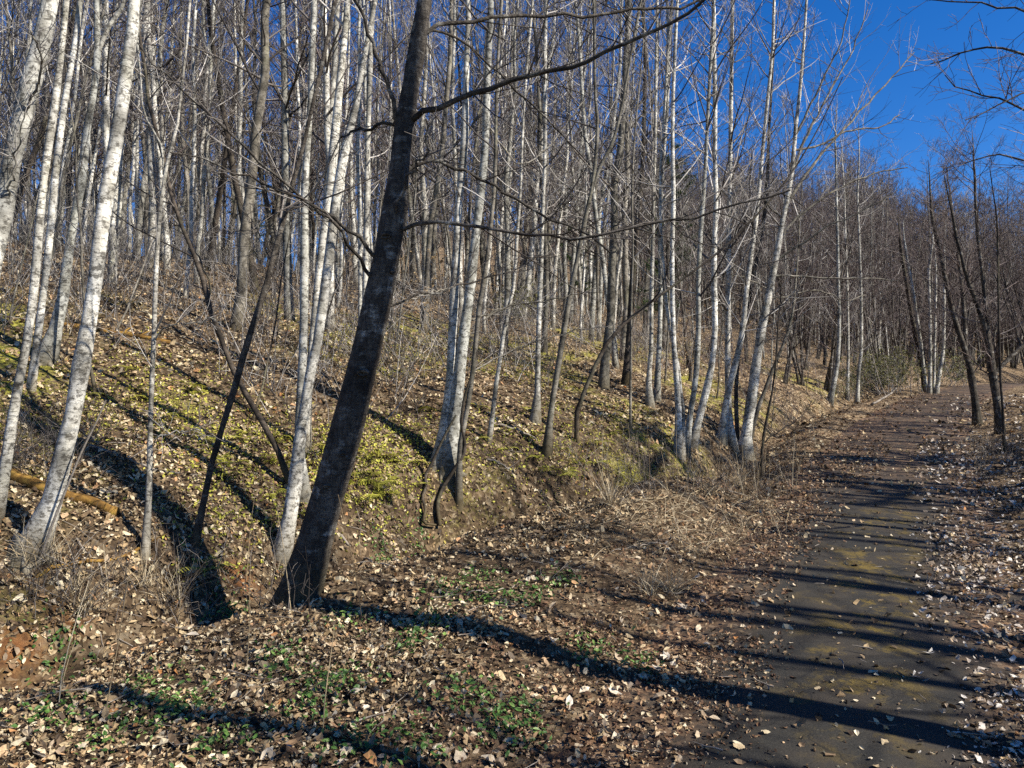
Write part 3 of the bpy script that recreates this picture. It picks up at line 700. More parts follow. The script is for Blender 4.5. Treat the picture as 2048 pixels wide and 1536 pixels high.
# ------------------------------------------------------------------ trees outside the frame whose shadows cross the lane
def proto_tree(name, barkm, twigm, H, r0, sp, seed, lean=.04, stems=1, tsides=8, rmin=.0026):
    rng = np.random.default_rng(seed)
    root = bpy.data.objects.new(name, None); COL.objects.link(root)
    n = 18; z = np.linspace(-.3, H, n)
    P, Rr = [], []
    for s in range(stems):
        az = rng.uniform(0, 6.28); l = lean*rng.uniform(.3, 1.6)+(.07 if stems > 1 else 0)
        wob = np.cumsum(rng.normal(0, .035*H/15, (n, 2)), 0)*(z[:, None] > .2)
        wob -= wob[0]
        x = z*l*math.cos(az)+wob[:, 0]+(.12*s if stems > 1 else 0); y = z*l*math.sin(az)+wob[:, 1]
        P.append(np.stack([x, y, z], -1))
        rad = r0*(1-.93*np.clip(z/H, 0, 1)**1.15)*(1+.5*np.exp(-np.maximum(z, 0)/.2))*rng.uniform(.75, 1)
        Rr.append(np.maximum(rad, .005))
    P, Rr = np.stack(P), np.stack(Rr)
    for s in range(stems):
        t = Tubes(); t.add(P[s:s+1], Rr[s:s+1], tsides)
        link('trunk', t.build('trunk'), M[barkm], root)
    c = Tubes(); make_crown(c, P, Rr, H, sp, rng, rmin=rmin)
    link('crown', c.build('crown'), M[twigm], root)
    return root
def dup(root, loc, rz, scale=1.0, tilt=(0, 0)):
    r = root.copy(); COL.objects.link(r)
    for ch in root.children:
        c = ch.copy(); COL.objects.link(c); c.parent = r
    r.location = loc; r.rotation_euler = (tilt[0], tilt[1], rz); r.scale = (scale,)*3
    return r
def place(proto, used, loc, rz, scale=1.0, tilt=(0, 0)):
    if not used.get(proto.name):
        used[proto.name] = True
        proto.location = loc; proto.rotation_euler = (tilt[0], tilt[1], rz); proto.scale = (scale,)*3
        return proto
    return dup(proto, loc, rz, scale, tilt)
USED = {}
birches = [proto_tree(W, ('white', 'dull')[i % 2], ('twig_pale', 'twig_dark', 'twig_red')[i % 3], h, r, 'birch', 200+i) for i, (h, r) in enumerate([(15, .065), (16, .08), (14, .055), (15, .095), (13, .045), (16, .07), (14.5, .06)])]
greys = [proto_tree(G_, 'grey', 'twig_dark', h, r, 'birch', 230+i) for i, (h, r) in enumerate([(14, .08), (13, .06), (15, .10), (12, .05)])]
darks = [proto_tree(K, 'black', 'twig_dark', h, r, 'birch', 250+i, lean=.12) for i, (h, r) in enumerate([(13, .07), (12, .09)])]
spreads = [proto_tree('spreading_tree', 'dark', 'twig_red', h, r, 'spread', 260+i, lean=.1, stems=s) for i, (h, r, s) in enumerate([(8, .07, 2), (9, .09, 1), (7, .05, 3)])]
saps = [proto_tree('sapling', b, t, h, r, 'thin', 280+i, lean=.12, tsides=5) for i, (b, t, h, r) in enumerate([('grey', 'twig_pale', 4.5, .016), ('black', 'twig_dark', 3.5, .014), ('grey', 'twig_dark', 6, .022), ('grey', 'twig_pale', 2.6, .011)])]

# one thick trunk right of the lane shades the dark leaning tree; a row of slimmer ones stripes the lane
OUT = 'trees on the right verge outside the picture'
def shade_tree():
    T = 6.6; sun3 = np.array([SUN_AZ[0], SUN_AZ[1], math.tan(SUN_ELEV)])
    gA = on_ground(598, 1190); Y = gA[1]
    pts = trace([(598, 1190, 0), (650, 1010, 0), (688, 880, 0), (733, 700, 0), (768, 540, 0), (786, 400, 0), (795, 270, 0), (800, 150, 0), (802, 0, 0), (803, -150, 0)], Y)[:, :3]+sun3*T-np.array([.424, .906, 0])*.09
    b = pts[0].copy(); b[0] -= .25; b[2] = gz(b[0], b[1])
    low = np.array([b+(pts[0]-b)*k for k in (-.03, .25, .5, .75)])
    A = np.vstack([low, pts]); rad = np.interp(A[:, 2]-b[2], [0, 1, 5, 11, 14], [.18, .13, .12, .12, .06])
    B = smooth_path(np.c_[A, rad], 34)
    root = bpy.data.objects.new(K, None); COL.objects.link(root); root.location = b
    t = Tubes(); t.add(B[None, :, :3], B[None, :, 3], 14); link('trunk', t.build('trunk', b), M['dark'], root)
    c = Tubes(); make_crown(c, B[None, :, :3], B[None, :, 3], 11, 'hero', np.random.default_rng(4), sparse=.7); link('crown', c.build('crown', b), M['twig_red'], root)
    tag(root, 'thick dark tree right of the lane, outside the picture, shading the leaning trunk', 'tree', OUT)
shade_tree()
rs = np.random.default_rng(15)
shade_line = [((2.7, 4.72), 6.0, .085, 13), ((2.9, 5.2), 7.5, .075, 13), ((3.05, 5.5), 7.0, .08, 13), ((3.3, 6.0), 8.0, .09, 14), ((3.4, 6.25), 7.0, .07, 13), ((3.6, 6.7), 8.5, .08, 13), ((3.9, 7.4), 9.0, .085, 14), ((4.1, 7.9), 8.0, .075, 13), ((4.5, 8.7), 9.0, .10, 14), ((4.7, 9.2), 8.0, .08, 13)]
for (x_, y_, t_, r_) in ((-.6, 3.6, 7.2, .05), (-1.3, 4.3, 8.2, .04), (-2.6, 4.6, 9.5, .06), (-.9, 4.9, 9.5, .05), (.2, 4.9, 7.0, .06), (-3.4, 5.4, 10.5, .09), (.9, 5.9, 9.2, .05), (-.2, 6.6, 9.9, .06)):
    shade_line.append(((x_, y_), t_, r_, 12.5))
for k in range(16):
    yy = 9.6+k*.42+rs.uniform(-.1, .1); shade_line.append(((road_x(yy)+.3, yy), rs.uniform(7.5, 11), rs.uniform(.09, .14), rs.uniform(12, 15)))
for i, ((x, y), t, r, H) in enumerate(shade_line):
    bx, by = x+SUN_AZ[0]*t, y+SUN_AZ[1]*t; r *= 1.25
    if i < 18:
        o = proto_tree(K, 'dark', 'twig_red', H, r, 'thin' if i < 10 else 'hero', 300+i, lean=.03, tsides=9); bank = o if i == 0 else None
        if i == 0: bank_protos = []
        bank_protos.append(o)
    else:
        o = dup(bank_protos[i % 18], (0, 0, 0), rs.uniform(0, 6.28), rs.uniform(1.0, 1.25))
    o.location = (bx, by, gz(bx, by))
    tag(o, 'dark tree right of the lane outside the picture, %s along the verge' % (['first', 'second', 'third', 'fourth', 'fifth', 'sixth', 'seventh', 'eighth', 'ninth', 'tenth'][i] if i < 10 else '%dth' % (i+1)), 'tree', OUT)

# ------------------------------------------------------------------ the stand of trees behind
placed = []
def scatter(n, px_rng, d_rng, protos, label, cat, group, umin, smin, top_py=None, scale=(.85, 1.15), tilt=.05, rng=None, px_pow=1.0, side=1):
    out, tries = 0, 0
    while out < n and tries < n*60:
        tries += 1
        px = rng.uniform(*px_rng); d = d_rng[0]+(d_rng[1]-d_rng[0])*rng.uniform()**px_pow
        x, y = (px-CX)/F_PX*d, d
        u = float(road_u(np.array([x]), np.array([y]))[0])*side
        if u < umin: continue
        if any((x-a)**2+(y-b)**2 < smin*smin for a, b in placed): continue
        z = gz(x, y); pr = protos[rng.integers(len(protos))]
        s = rng.uniform(*scale)
        if top_py is not None:
            h = (CAM[2]+ray(px, top_py+rng.uniform(-40, 60))[2]/ray(px, top_py)[1]*d)-z
            Hp = max((v.co.z for v in pr.children[0].data.vertices), default=12)
            if h < Hp*s: s = max(.35, h/Hp)
        placed.append((x, y)); out += 1
        o = place(pr, USED, (x, y, z), rng.uniform(0, 6.28), s, (rng.normal(0, tilt), rng.normal(.02, tilt)))
        tag(o, label, cat, group); STAND.append((o, label))
LM = [(-400, 'at the left edge'), (10, 'right of the stoutest white tree'), (105, 'right of the forked white tree'), (180, 'right of the mossy-footed white tree'), (310, 'right of the smooth pale sapling'), (420, 'right of the dark bent stem'), (540, 'right of the dark slanting stem'), (620, 'left of the dark leaning trunk'), (740, 'right of the dark leaning trunk'), (920, 'right of the two thick white stems'), (1000, 'right of the thin pale sapling'), (1090, 'right of the pale flared tree'), (1160, 'right of the grey slanting tree'), (1265, 'right of the straight dark trunk'), (1320, 'right of the close white pair'), (1400, 'right of the white ditch clump'), (1500, 'right of the largest lane stem'), (1620, 'left of the swept white tree'), (1665, 'right of the swept white tree'), (1730, 'left of the bend clump'), (1860, 'right of the bend clump'), (1955, 'right of the left verge tree'), (2005, 'right of the low-forking verge tree'), (2060, 'just outside the right frame edge')]
ORD = ['nearest', 'second nearest', 'third nearest', 'fourth nearest', 'fifth nearest', 'sixth nearest', 'seventh nearest', 'eighth nearest', 'ninth nearest', 'tenth nearest', 'eleventh nearest', 'twelfth nearest', 'thirteenth nearest']+['%dth nearest' % k for k in range(14, 40)]
STAND = []
def relabel():
    bins = {}
    for o, lab in STAND:
        px = float(to_px(np.array(o.location))[0]); k = max([i for i, (a, _) in enumerate(LM) if a <= px] or [0])
        bins.setdefault((lab, k), []).append(o)
    for (lab, k), os in bins.items():
        os.sort(key=lambda o: o.location.y)
        for i, o in enumerate(os):
            o["label"] = (lab+', '+(ORD[min(i, 38)] if len(os) > 1 else 'alone')+', '+LM[k][1])
g1 = np.random.default_rng(5)
scatter(92, (-160, 780), (13.5, 36), birches, 'white tree up the left slope', 'tree', 'white trees of the upper left stand', 5, .75, rng=g1, px_pow=.8)
scatter(22, (-160, 780), (12, 36), greys+darks, 'dull tree up the left slope', 'tree', 'dull-barked trees of the upper left stand', 5, .7, rng=g1)
scatter(58, (760, 1300), (16, 50), birches, 'white tree up the middle slope', 'tree', 'white trees of the middle slope', 4.5, .9, rng=g1, px_pow=.8)
scatter(22, (760, 1340), (14, 50), greys+darks, 'dull tree up the middle slope', 'tree', 'dull-barked trees of the middle slope', 4.5, .9, rng=g1)
scatter(42, (1300, 1760), (19, 58), birches, 'white tree beyond the ditch', 'tree', 'white trees left of the lane', 3.2, .9, top_py=300, rng=g1)
scatter(20, (1300, 1760), (18, 58), greys+spreads, 'dull branchy tree beyond the ditch', 'tree', 'dull branchy trees left of the lane', 3.2, .9, top_py=330, rng=g1)
scatter(56, (1560, 1980), (24, 62), spreads, 'reddish tree near the bend', 'tree', 'reddish trees around the bend', 3.0, .9, top_py=375, rng=g1)
scatter(40, (1870, 2110), (19, 62), spreads, 'reddish tree across the lane', 'tree', 'reddish trees right of the lane', 2.6, 1.0, top_py=330, rng=g1, side=-1)
scatter(13, (1990, 2500), (13, 24), spreads, 'branchy dark tree near the right edge', 'tree', 'reddish trees right of the lane', 3.0, 1.0, rng=g1, side=-1, scale=(.7, 1.0))
scatter(46, (-60, 1300), (8, 24), saps, 'spindly sapling on the slope', 'sapling', 'saplings on the left slope', 5.2, .5, rng=g1, scale=(.6, 1.2), tilt=.12)
scatter(24, (1250, 2000), (14, 40), saps, 'spindly sapling along the lane', 'sapling', 'saplings along the lane', 2.6, .6, rng=g1, scale=(.6, 1.1), tilt=.12)
relabel()
for pr in birches+greys+darks+spreads+saps:          # a prototype that no spot took
    if not USED.get(pr.name):
        for c in list(pr.children): bpy.data.objects.remove(c)
        bpy.data.objects.remove(pr)

# far woods: one mass of whole trees, set out on points with geometry nodes
def joined(root_parts, name):
    """trunk and crown tubes -> one mesh with two materials"""
    (t, mt), (c, mc) = root_parts
    nf = sum(len(f) for f in t.f)
    me = mesh_np(name, np.concatenate(t.v+c.v), t.f+[f+t.n for f in c.f])
    me.materials.append(M[mt]); me.materials.append(M[mc])
    idx = np.zeros(len(me.polygons), np.int32); idx[nf:] = 1
    me.polygons.foreach_set("material_index", idx)
    return me
def far_kind(i, H, r0, sp, bk, tw, lean):
    rng = np.random.default_rng(500+i); n = 12; z = np.linspace(-.4, H, n)
    wob = np.cumsum(rng.normal(0, .07, (n, 2)), 0)
    P = np.stack([wob[:, 0]+z*rng.normal(0, lean), wob[:, 1]+z*rng.normal(0, lean), z], -1)[None]
    Rr = (r0*(1-.93*np.clip(z/H, 0, 1))+.006)[None]
    t, c = Tubes(), Tubes(); t.add(P, Rr, 6)
    make_crown(c, P, Rr, H, sp, rng, rmin=.0055)
    return joined(((t, bk), (c, tw)), 'far_tree')
def scatter_nodes(name, pts, rots, scales, kinds, metas):
    """points -> instances of the given meshes (stuff only)"""
    me = bpy.data.meshes.new(name); me.vertices.add(len(pts))
    me.vertices.foreach_set("co", np.ascontiguousarray(pts, np.float32).ravel())
    me.attributes.new('rz', 'FLOAT_VECTOR', 'POINT').data.foreach_set('vector', np.ascontiguousarray(rots, np.float32).ravel())
    me.attributes.new('sc', 'FLOAT', 'POINT').data.foreach_set('value', np.asarray(scales, np.float32))
    me.attributes.new('kd', 'INT', 'POINT').data.foreach_set('value', np.asarray(kinds, np.int32))
    me.update()
    o = link(name, me)
    ng = bpy.data.node_groups.new(name, 'GeometryNodeTree')
    ng.interface.new_socket('Geometry', in_out='INPUT', socket_type='NodeSocketGeometry')
    ng.interface.new_socket('Geometry', in_out='OUTPUT', socket_type='NodeSocketGeometry')
    N, Lk = ng.nodes, ng.links
    gi, go = N.new('NodeGroupInput'), N.new('NodeGroupOutput')
    col = bpy.data.collections.new(name+'_kinds')
    for k, m in enumerate(metas):
        ob = bpy.data.objects.new('%s_kind_%02d' % (name, k), m); col.objects.link(ob)
    ci = N.new('GeometryNodeCollectionInfo'); ci.inputs['Collection'].default_value = col
    ci.inputs['Separate Children'].default_value = True; ci.inputs['Reset Children'].default_value = True
    ip = N.new('GeometryNodeInstanceOnPoints'); ip.inputs['Pick Instance'].default_value = True
    def attr(nm, t):
        a = N.new('GeometryNodeInputNamedAttribute'); a.data_type = t; a.inputs['Name'].default_value = nm; return a.outputs['Attribute']
    Lk.new(gi.outputs[0], ip.inputs['Points']); Lk.new(ci.outputs[0], ip.inputs['Instance'])
    Lk.new(attr('kd', 'INT'), ip.inputs['Instance Index']); Lk.new(attr('sc', 'FLOAT'), ip.inputs['Scale'])
    e2r = N.new('FunctionNodeEulerToRotation'); Lk.new(attr('rz', 'FLOAT_VECTOR'), e2r.inputs[0])
    Lk.new(e2r.outputs[0], ip.inputs['Rotation']); Lk.new(ip.outputs[0], go.inputs[0])
    md = o.modifiers.new('scatter', 'NODES'); md.node_group = ng
    return o
def far_woods():
    rng = np.random.default_rng(77)
    metas = [far_kind(i, *a) for i, a in enumerate([(15, .10, 'birch', 'white', 'twig_pale', .03), (14, .08, 'birch', 'grey', 'twig_pale', .05), (13, .10, 'birch', 'grey', 'twig_red', .05), (16, .09, 'birch', 'white', 'twig_pale', .03), (10, .09, 'spread', 'dark', 'twig_red', .06)])]
    pts, rot, scl, kd = [], [], [], []
    def put(n, pxr, dr, kinds, umin, limf):
        c = 0
        while c < n:
            px = rng.uniform(*pxr); d = dr[0]+(dr[1]-dr[0])*rng.uniform()
            x, y = (px-CX)/F_PX*d, d
            if abs(float(road_u(np.array([x]), np.array([y]))[0])) < umin: continue
            z = gz(x, y); k = kinds[rng.integers(len(kinds))]; H = [15, 14, 13, 16, 10][k]
            s = rng.uniform(.8, 1.15); lim = limf(px)
            if lim is not None:
                l = lim+rng.uniform(-30, 90)
                h = CAM[2]+ray(px, l)[2]/ray(px, l)[1]*d-z
                s = min(s, max(.25, h/H))
            pts.append((x, y, z)); rot.append((rng.normal(0, .04), rng.normal(0, .04), rng.uniform(0, 6.28))); scl.append(s); kd.append(k); c += 1
    put(70, (-500, 1250), (24, 36), [0, 1, 2, 3, 3, 2], 6, lambda p: None)
    put(430, (-500, 1350), (34, 95), [0, 1, 2, 3, 3, 2], 6, lambda p: float(np.interp(p, [-500, 500, 700, 1100, 1350], [-100, 20, 90, 230, 320])))
    put(420, (1250, 1800), (40, 95), [1, 2, 2, 3, 4], 4, lambda p: float(np.interp(p, [1250, 1500, 1700, 1800], [330, 330, 330, 360])))
    put(460, (1700, 2500), (42, 95), [1, 2, 2, 4, 4], 4, lambda p: float(np.interp(p, [1700, 1850, 1950, 2050, 2300], [340, 345, 320, 230, 0])))
    o = scatter_nodes('distant_woods', pts, rot, scl, kd, metas)
    tag(o, 'far bare woods closing the view behind the slope', 'woods', kind='stuff')
far_woods()

# ------------------------------------------------------------------ fallen leaves
def leaf_templates(rng):
    out = []
    for k in range(3):                               # ovate
        V = np.array([[0, 0, 0], [.3, .2, 0], [.65, .22, 0], [1, 0, 0], [.65, -.22, 0], [.3, -.2, 0], [.32, 0, 0], [.66, 0, 0]], float)
        c1, c2 = rng.uniform(.3, 1.1), rng.uniform(-.5, .7)
        V[:, 2] = np.abs(V[:, 1])*c1+c2*(V[:, 0]-.5)**2+rng.normal(0, .03, 8)
        V[:, 0] -= .5
        out.append((V, [np.array([[0, 6, 1], [0, 5, 6], [2, 7, 3], [7, 4, 3]]), np.array([[1, 6, 7, 2], [6, 5, 4, 7]])]))
    for k in range(4):                               # lobed
        n = 8 if k < 2 else 10
        th = np.arange(n)*2*np.pi/n
        r = np.where(np.arange(n) % 2 == 0, 1.0, .68+.10*k/3)*rng.uniform(.7, 1.12, n)*.52
        V = np.stack([r*np.cos(th), r*np.sin(th)*rng.uniform(.55, .8), np.zeros(n)], -1)
        V = np.vstack([V, [[0, 0, 0]]])
        V[:, 2] = .5*rng.uniform(-.5, 1)*V[:, 0]**2+rng.uniform(.6, 1.8)*V[:, 1]**2+rng.normal(0, .085, n+1)
        i = np.arange(n)
        out.append((V, [np.stack([np.full(n, n), i, (i+1) % n], -1)]))
    for k in range(2):                               # curled scraps
        V = np.array([[-.5, .18, .12], [-.5, -.15, 0], [0, .22, .0], [.05, -.2, .05], [.5, .1, .2], [.45, -.14, .08]], float)+rng.normal(0, .05, (6, 3))
        out.append((V, [np.array([[0, 1, 3, 2], [2, 3, 5, 4]])]))
    return out
LT = leaf_templates(np.random.default_rng(3))
def frames(nrm, rng, spread):
    n = len(nrm)
    z = norm(nrm+rng.normal(0, spread, (n, 3)))
    x = norm(np.cross(z, rng.normal(0, 1, (n, 3))))
    y = np.cross(z, x)
    return np.stack([x, y, z], -1)                   # columns
def slope_normal(x, y):
    e = .06
    return norm(np.stack([-(ground_z(x+e, y)-ground_z(x-e, y))/(2*e), -(ground_z(x, y+e)-ground_z(x, y-e))/(2*e), np.ones_like(x)], -1))
def flakes(name, P, Fr, S, T):
    """one mesh of many small pieces: template by piece"""
    rng = np.random.default_rng(9); V, F, off = [], [], 0
    kind = rng.integers(0, len(T), len(P))
    for k, (tv, tf) in enumerate(T):
        m = kind == k; c = int(m.sum())
        if not c: continue
        v = np.einsum('nij,vj->nvi', Fr[m], tv)*S[m][:, None, None]+P[m][:, None, :]
        V.append(v.reshape(-1, 3)); o = np.arange(c)[:, None, None]*len(tv)+off
        for f in tf: F.append((f[None]+o).reshape(-1, f.shape[1]))
        off += c*len(tv)
    return mesh_np(name, np.concatenate(V), F, False)
def surface_z(x, y):                                 # the ground, or the asphalt where that is higher
    u = road_u(x, y)
    r = road_z(y)+.02*(1-(u/1.3)**2)-.006+fbm(x*.8, y*.8, 5, 3)*.025
    return np.where(np.abs(u) < 1.28, np.maximum(ground_z(x, y), r), ground_z(x, y))
def leaf_spots(n, d0, d1, rng, th=(-.86, .80)):
    d = np.sqrt(rng.uniform(d0*d0, d1*d1, n)); a = rng.uniform(*th, n)
    return d*np.sin(a), d*np.cos(a)
def leaf_litter():
    rng = np.random.default_rng(21)
    X, Y, S = [], [], []
    for (n, d0, d1, s0, s1) in ((60000, 2.2, 5.5, .014, .066), (-9000, 4.5, 9.5, .03, .085), (18000, 7.5, 14, .035, .085), (44000, 5.5, 10, .024, .08), (32000, 10, 18, .05, .12), (15000, 18, 34, .09, .19)):
        th = (-.86, .80) if n > 0 else (-.75, -.1); n = abs(n)
        x, y = leaf_spots(n, d0, d1, rng, th); X.append(x); Y.append(y)
        S.append(s0+(s1-s0)*rng.uniform(0, 1, n)**2.6)
    x, y, s = np.concatenate(X), np.concatenate(Y), np.concatenate(S)
    u = road_u(x, y)
    drift = np.abs(u+.02)+.6*fbm(x*.9, y*.9, 61, 4)+.42*sstep(8.0, 12.5, y)+.10*sstep(0, .4, u)
    p = .06+.94*sstep(.40, .85, drift)
    clump = .45+.55*sstep(-.25, .1, fbm(x*1.7, y*1.7, 65, 3))
    keep = rng.uniform(0, 1, len(x)) < p*clump
    x, y, s, u = x[keep], y[keep], s[keep], u[keep]
    nrm = slope_normal(x, y)
    z = surface_z(x, y)+rng.uniform(.004, .03, len(x))*np.where(np.abs(u) < .7, .35, 1)
    P = np.stack([x, y, z], -1)
    Fr = frames(nrm, rng, .55)
    sel = rng.uniform(0, 1, len(x))
    pale = (u < -.35) & (sel < .75)
    red = (~pale) & (u > .2) & (u < 2.0) & (sel < .8)
    s = np.where(red, s*.72, s)
    rest = ~(pale | red)
    for m, mt, nm, lab in ((rest, 'leaf', 'leaf_litter', 'brown and tan fallen leaves carpeting the floor and bank'), (red, 'leaf_red', 'leaf_crumbs', 'reddish crumbled leaves drifted along the left lane edge'), (pale, 'leaf_pale', 'bleached_leaf_litter', 'bleached fallen leaves on the right verge of the lane')):
        o = link(nm, flakes(nm, P[m], Fr[m], s[m], LT), M[mt])
        tag(o, lab, 'leaves', kind='stuff')
leaf_litter()
def single_leaves():
    rng = np.random.default_rng(31)
    me = []
    for k, (tv, tf) in enumerate(LT[:7]):
        for mt in ('leaf', 'leaf_pale'):
            m = mesh_np('fallen_leaf', tv, tf, False); m.materials.append(M['leaf_single_'+mt]); me.append(m)
    n = 0
    while n < 300:
        px, py = rng.uniform(0, 2048), 1536-420*rng.uniform()**1.4
        p = on_ground(px, py); u = float(road_u(p[:1], p[1:2])[0])
        if abs(u) < .8 and rng.uniform() > .05: continue
        z = float(surface_z(p[:1], p[1:2])[0])+rng.uniform(.012, .03)
        Fr = frames(slope_normal(p[:1], p[1:2]), rng, .42)[0]
        s = rng.uniform(.05, .098)
        from mathutils import Matrix
        o = bpy.data.objects.new('fallen_leaf', me[rng.integers(len(me))]); COL.objects.link(o); o.parent = ground
        o.matrix_local = Matrix.LocRotScale(Vector((p[0], p[1], z)), Matrix(Fr.tolist()).to_quaternion(), Vector((s, s, s)))
        n += 1
def single_mat(name, stops):
    m, nt, b = mat(name, .7, .2)
    oi = nt.nodes.new("ShaderNodeObjectInfo"); tc = nt.nodes.new("ShaderNodeTexCoord")
    c = ramp(nt, oi.outputs["Random"], stops)
    n1 = noise(nt, tc.outputs["Object"], 5, 5, .7)
    c = mix(nt, 1.0, c, ramp(nt, n1, [(.3, .55), (.65, 1.0)]), 'MULTIPLY')
    nt.links.new(c, b.inputs["Base Color"]); return m
M['leaf_single_leaf'] = single_mat('big_fallen_leaf', [(0, (.10, .06, .035)), (.35, (.27, .17, .09)), (.7, (.42, .29, .17)), (1, (.42, .21, .08))])
M['leaf_single_leaf_pale'] = single_mat('big_bleached_leaf', [(0, (.2, .14, .09)), (.5, (.45, .36, .25)), (1, (.6, .53, .43))])
single_leaves()

# ------------------------------------------------------------------ undergrowth
def brush():
    rng = np.random.default_rng(41)
    for nm, lab, n, pxr, dr, umin, mt, hh, side in (
            ('undergrowth', 'tangle of thin bare brush over the left slope', 480, (-250, 1500), (8.5, 34), 5.4, 'twig_dark', (.35, 1.5), 1),
            ('pale_undergrowth', 'thin pale dead stems standing all over the slope', 420, (-250, 1700), (9, 34), 5.2, 'twig_pale', (.5, 1.9), 1),
            ('lane_undergrowth', 'reddish brush along the lane and round its bend', 450, (1250, 2400), (14, 60), 2.6, 'twig_red', (.5, 2.0), 0)):
        px = rng.uniform(*pxr, n*4); d = dr[0]+(dr[1]-dr[0])*rng.uniform(0, 1, n*4)
        x, y = (px-CX)/F_PX*d, d
        u = road_u(x, y); u = u if side else np.abs(u)
        k = (u > umin) & (fbm(x*.5, y*.5, 90, 3) > -.08-(0 if side else .1)); x, y = x[k][:n], y[k][:n]
        S = np.stack([x, y, ground_z(x, y)-.03], -1)
        S = np.repeat(S, 4, 0)+np.c_[rng.normal(0, .12, (len(x)*4, 2)), np.zeros(len(x)*4)]
        D = np.c_[rng.normal(0, .45, (len(S), 2)), np.ones(len(S))]
        L = rng.uniform(*hh, len(S))
        P = grow(S, D, L, 5, .14, .0, rng); Rr = taper(np.full(len(S), .005), .002, 5)
        t = Tubes(); t.add(P, Rr, 3)
        S2, D2, L2, r2, _ = spawn(P, Rr, 4, .25, .95, (45, 12), .5, rng)
        t.add(grow(S2, D2, np.maximum(L2, .12), 3, .15, .03, rng), taper(np.maximum(r2*.7, .002), .0015, 3), 3)
        tag(link(nm, t.build(nm), M[mt]), lab, 'brush', kind='stuff')
    S = np.array([on_ground(rng.uniform(1120, 1620), rng.uniform(900, 1000)) for _ in range(95)]+[on_ground(rng.uniform(0, 640), rng.uniform(1130, 1240)) for _ in range(40)]+[on_ground(rng.uniform(1940, 2048), rng.uniform(880, 960)) for _ in range(26)]+[on_ground(rng.uniform(0, 200), rng.uniform(830, 960)) for _ in range(40)])
    S = np.repeat(S, 5, 0)+np.c_[rng.normal(0, .1, (len(S)*5, 2)), np.full(len(S)*5, -.02)]
    P = grow(S, np.c_[rng.normal(0, .6, (len(S), 2)), np.ones(len(S))], rng.uniform(.2, .6, len(S)), 5, .2, -.03, rng); Rr = taper(np.full(len(S), .003), .0014, 5)
    t = Tubes(); t.add(P, Rr, 3)
    S2, D2, L2, r2, _ = spawn(P, Rr, 3, .25, .95, (45, 12), .5, rng)
    t.add(grow(S2, D2, np.maximum(L2, .1), 3, .2, 0, rng), taper(np.maximum(r2*.7, .0016), .0012, 3), 3)
    tag(link('ditch_brush', t.build('ditch_brush'), M['twig_dark']), 'low tangled dark brush in the ditch and at its rims', 'brush', kind='stuff')
brush()
def blades(S, L, rng, lean, droop, wid, n=4):
    """thin bent strips: (verts, quads)"""
    m = len(S); D = np.c_[rng.normal(0, lean, (m, 2)), np.ones(m)]
    P = grow(S, D, L, n, .06, droop, rng)
    side = norm(np.cross(P[:, -1]-P[:, 0], rng.normal(0, 1, (m, 3))))
    w = (wid*(1-np.linspace(0, .9, n)))[None, :, None]
    V = np.stack([P-side[:, None]*w, P+side[:, None]*w], 2).reshape(-1, 3)
    o = (np.arange(m)*n*2)[:, None]+np.arange(n-1)[None]*2
    q = np.stack([o, o+1, o+3, o+2], -1).reshape(-1, 4)
    return V, q
def spots(centers, rad, n, rng):
    out = []
    for (px, py) in centers:
        c = on_ground(px, py); a = rng.normal(0, rad, (n, 2))
        out.append(np.c_[c[0]+a[:, 0], c[1]+a[:, 1]*1.2])
    a = np.concatenate(out); return np.c_[a, ground_z(a[:, 0], a[:, 1])]
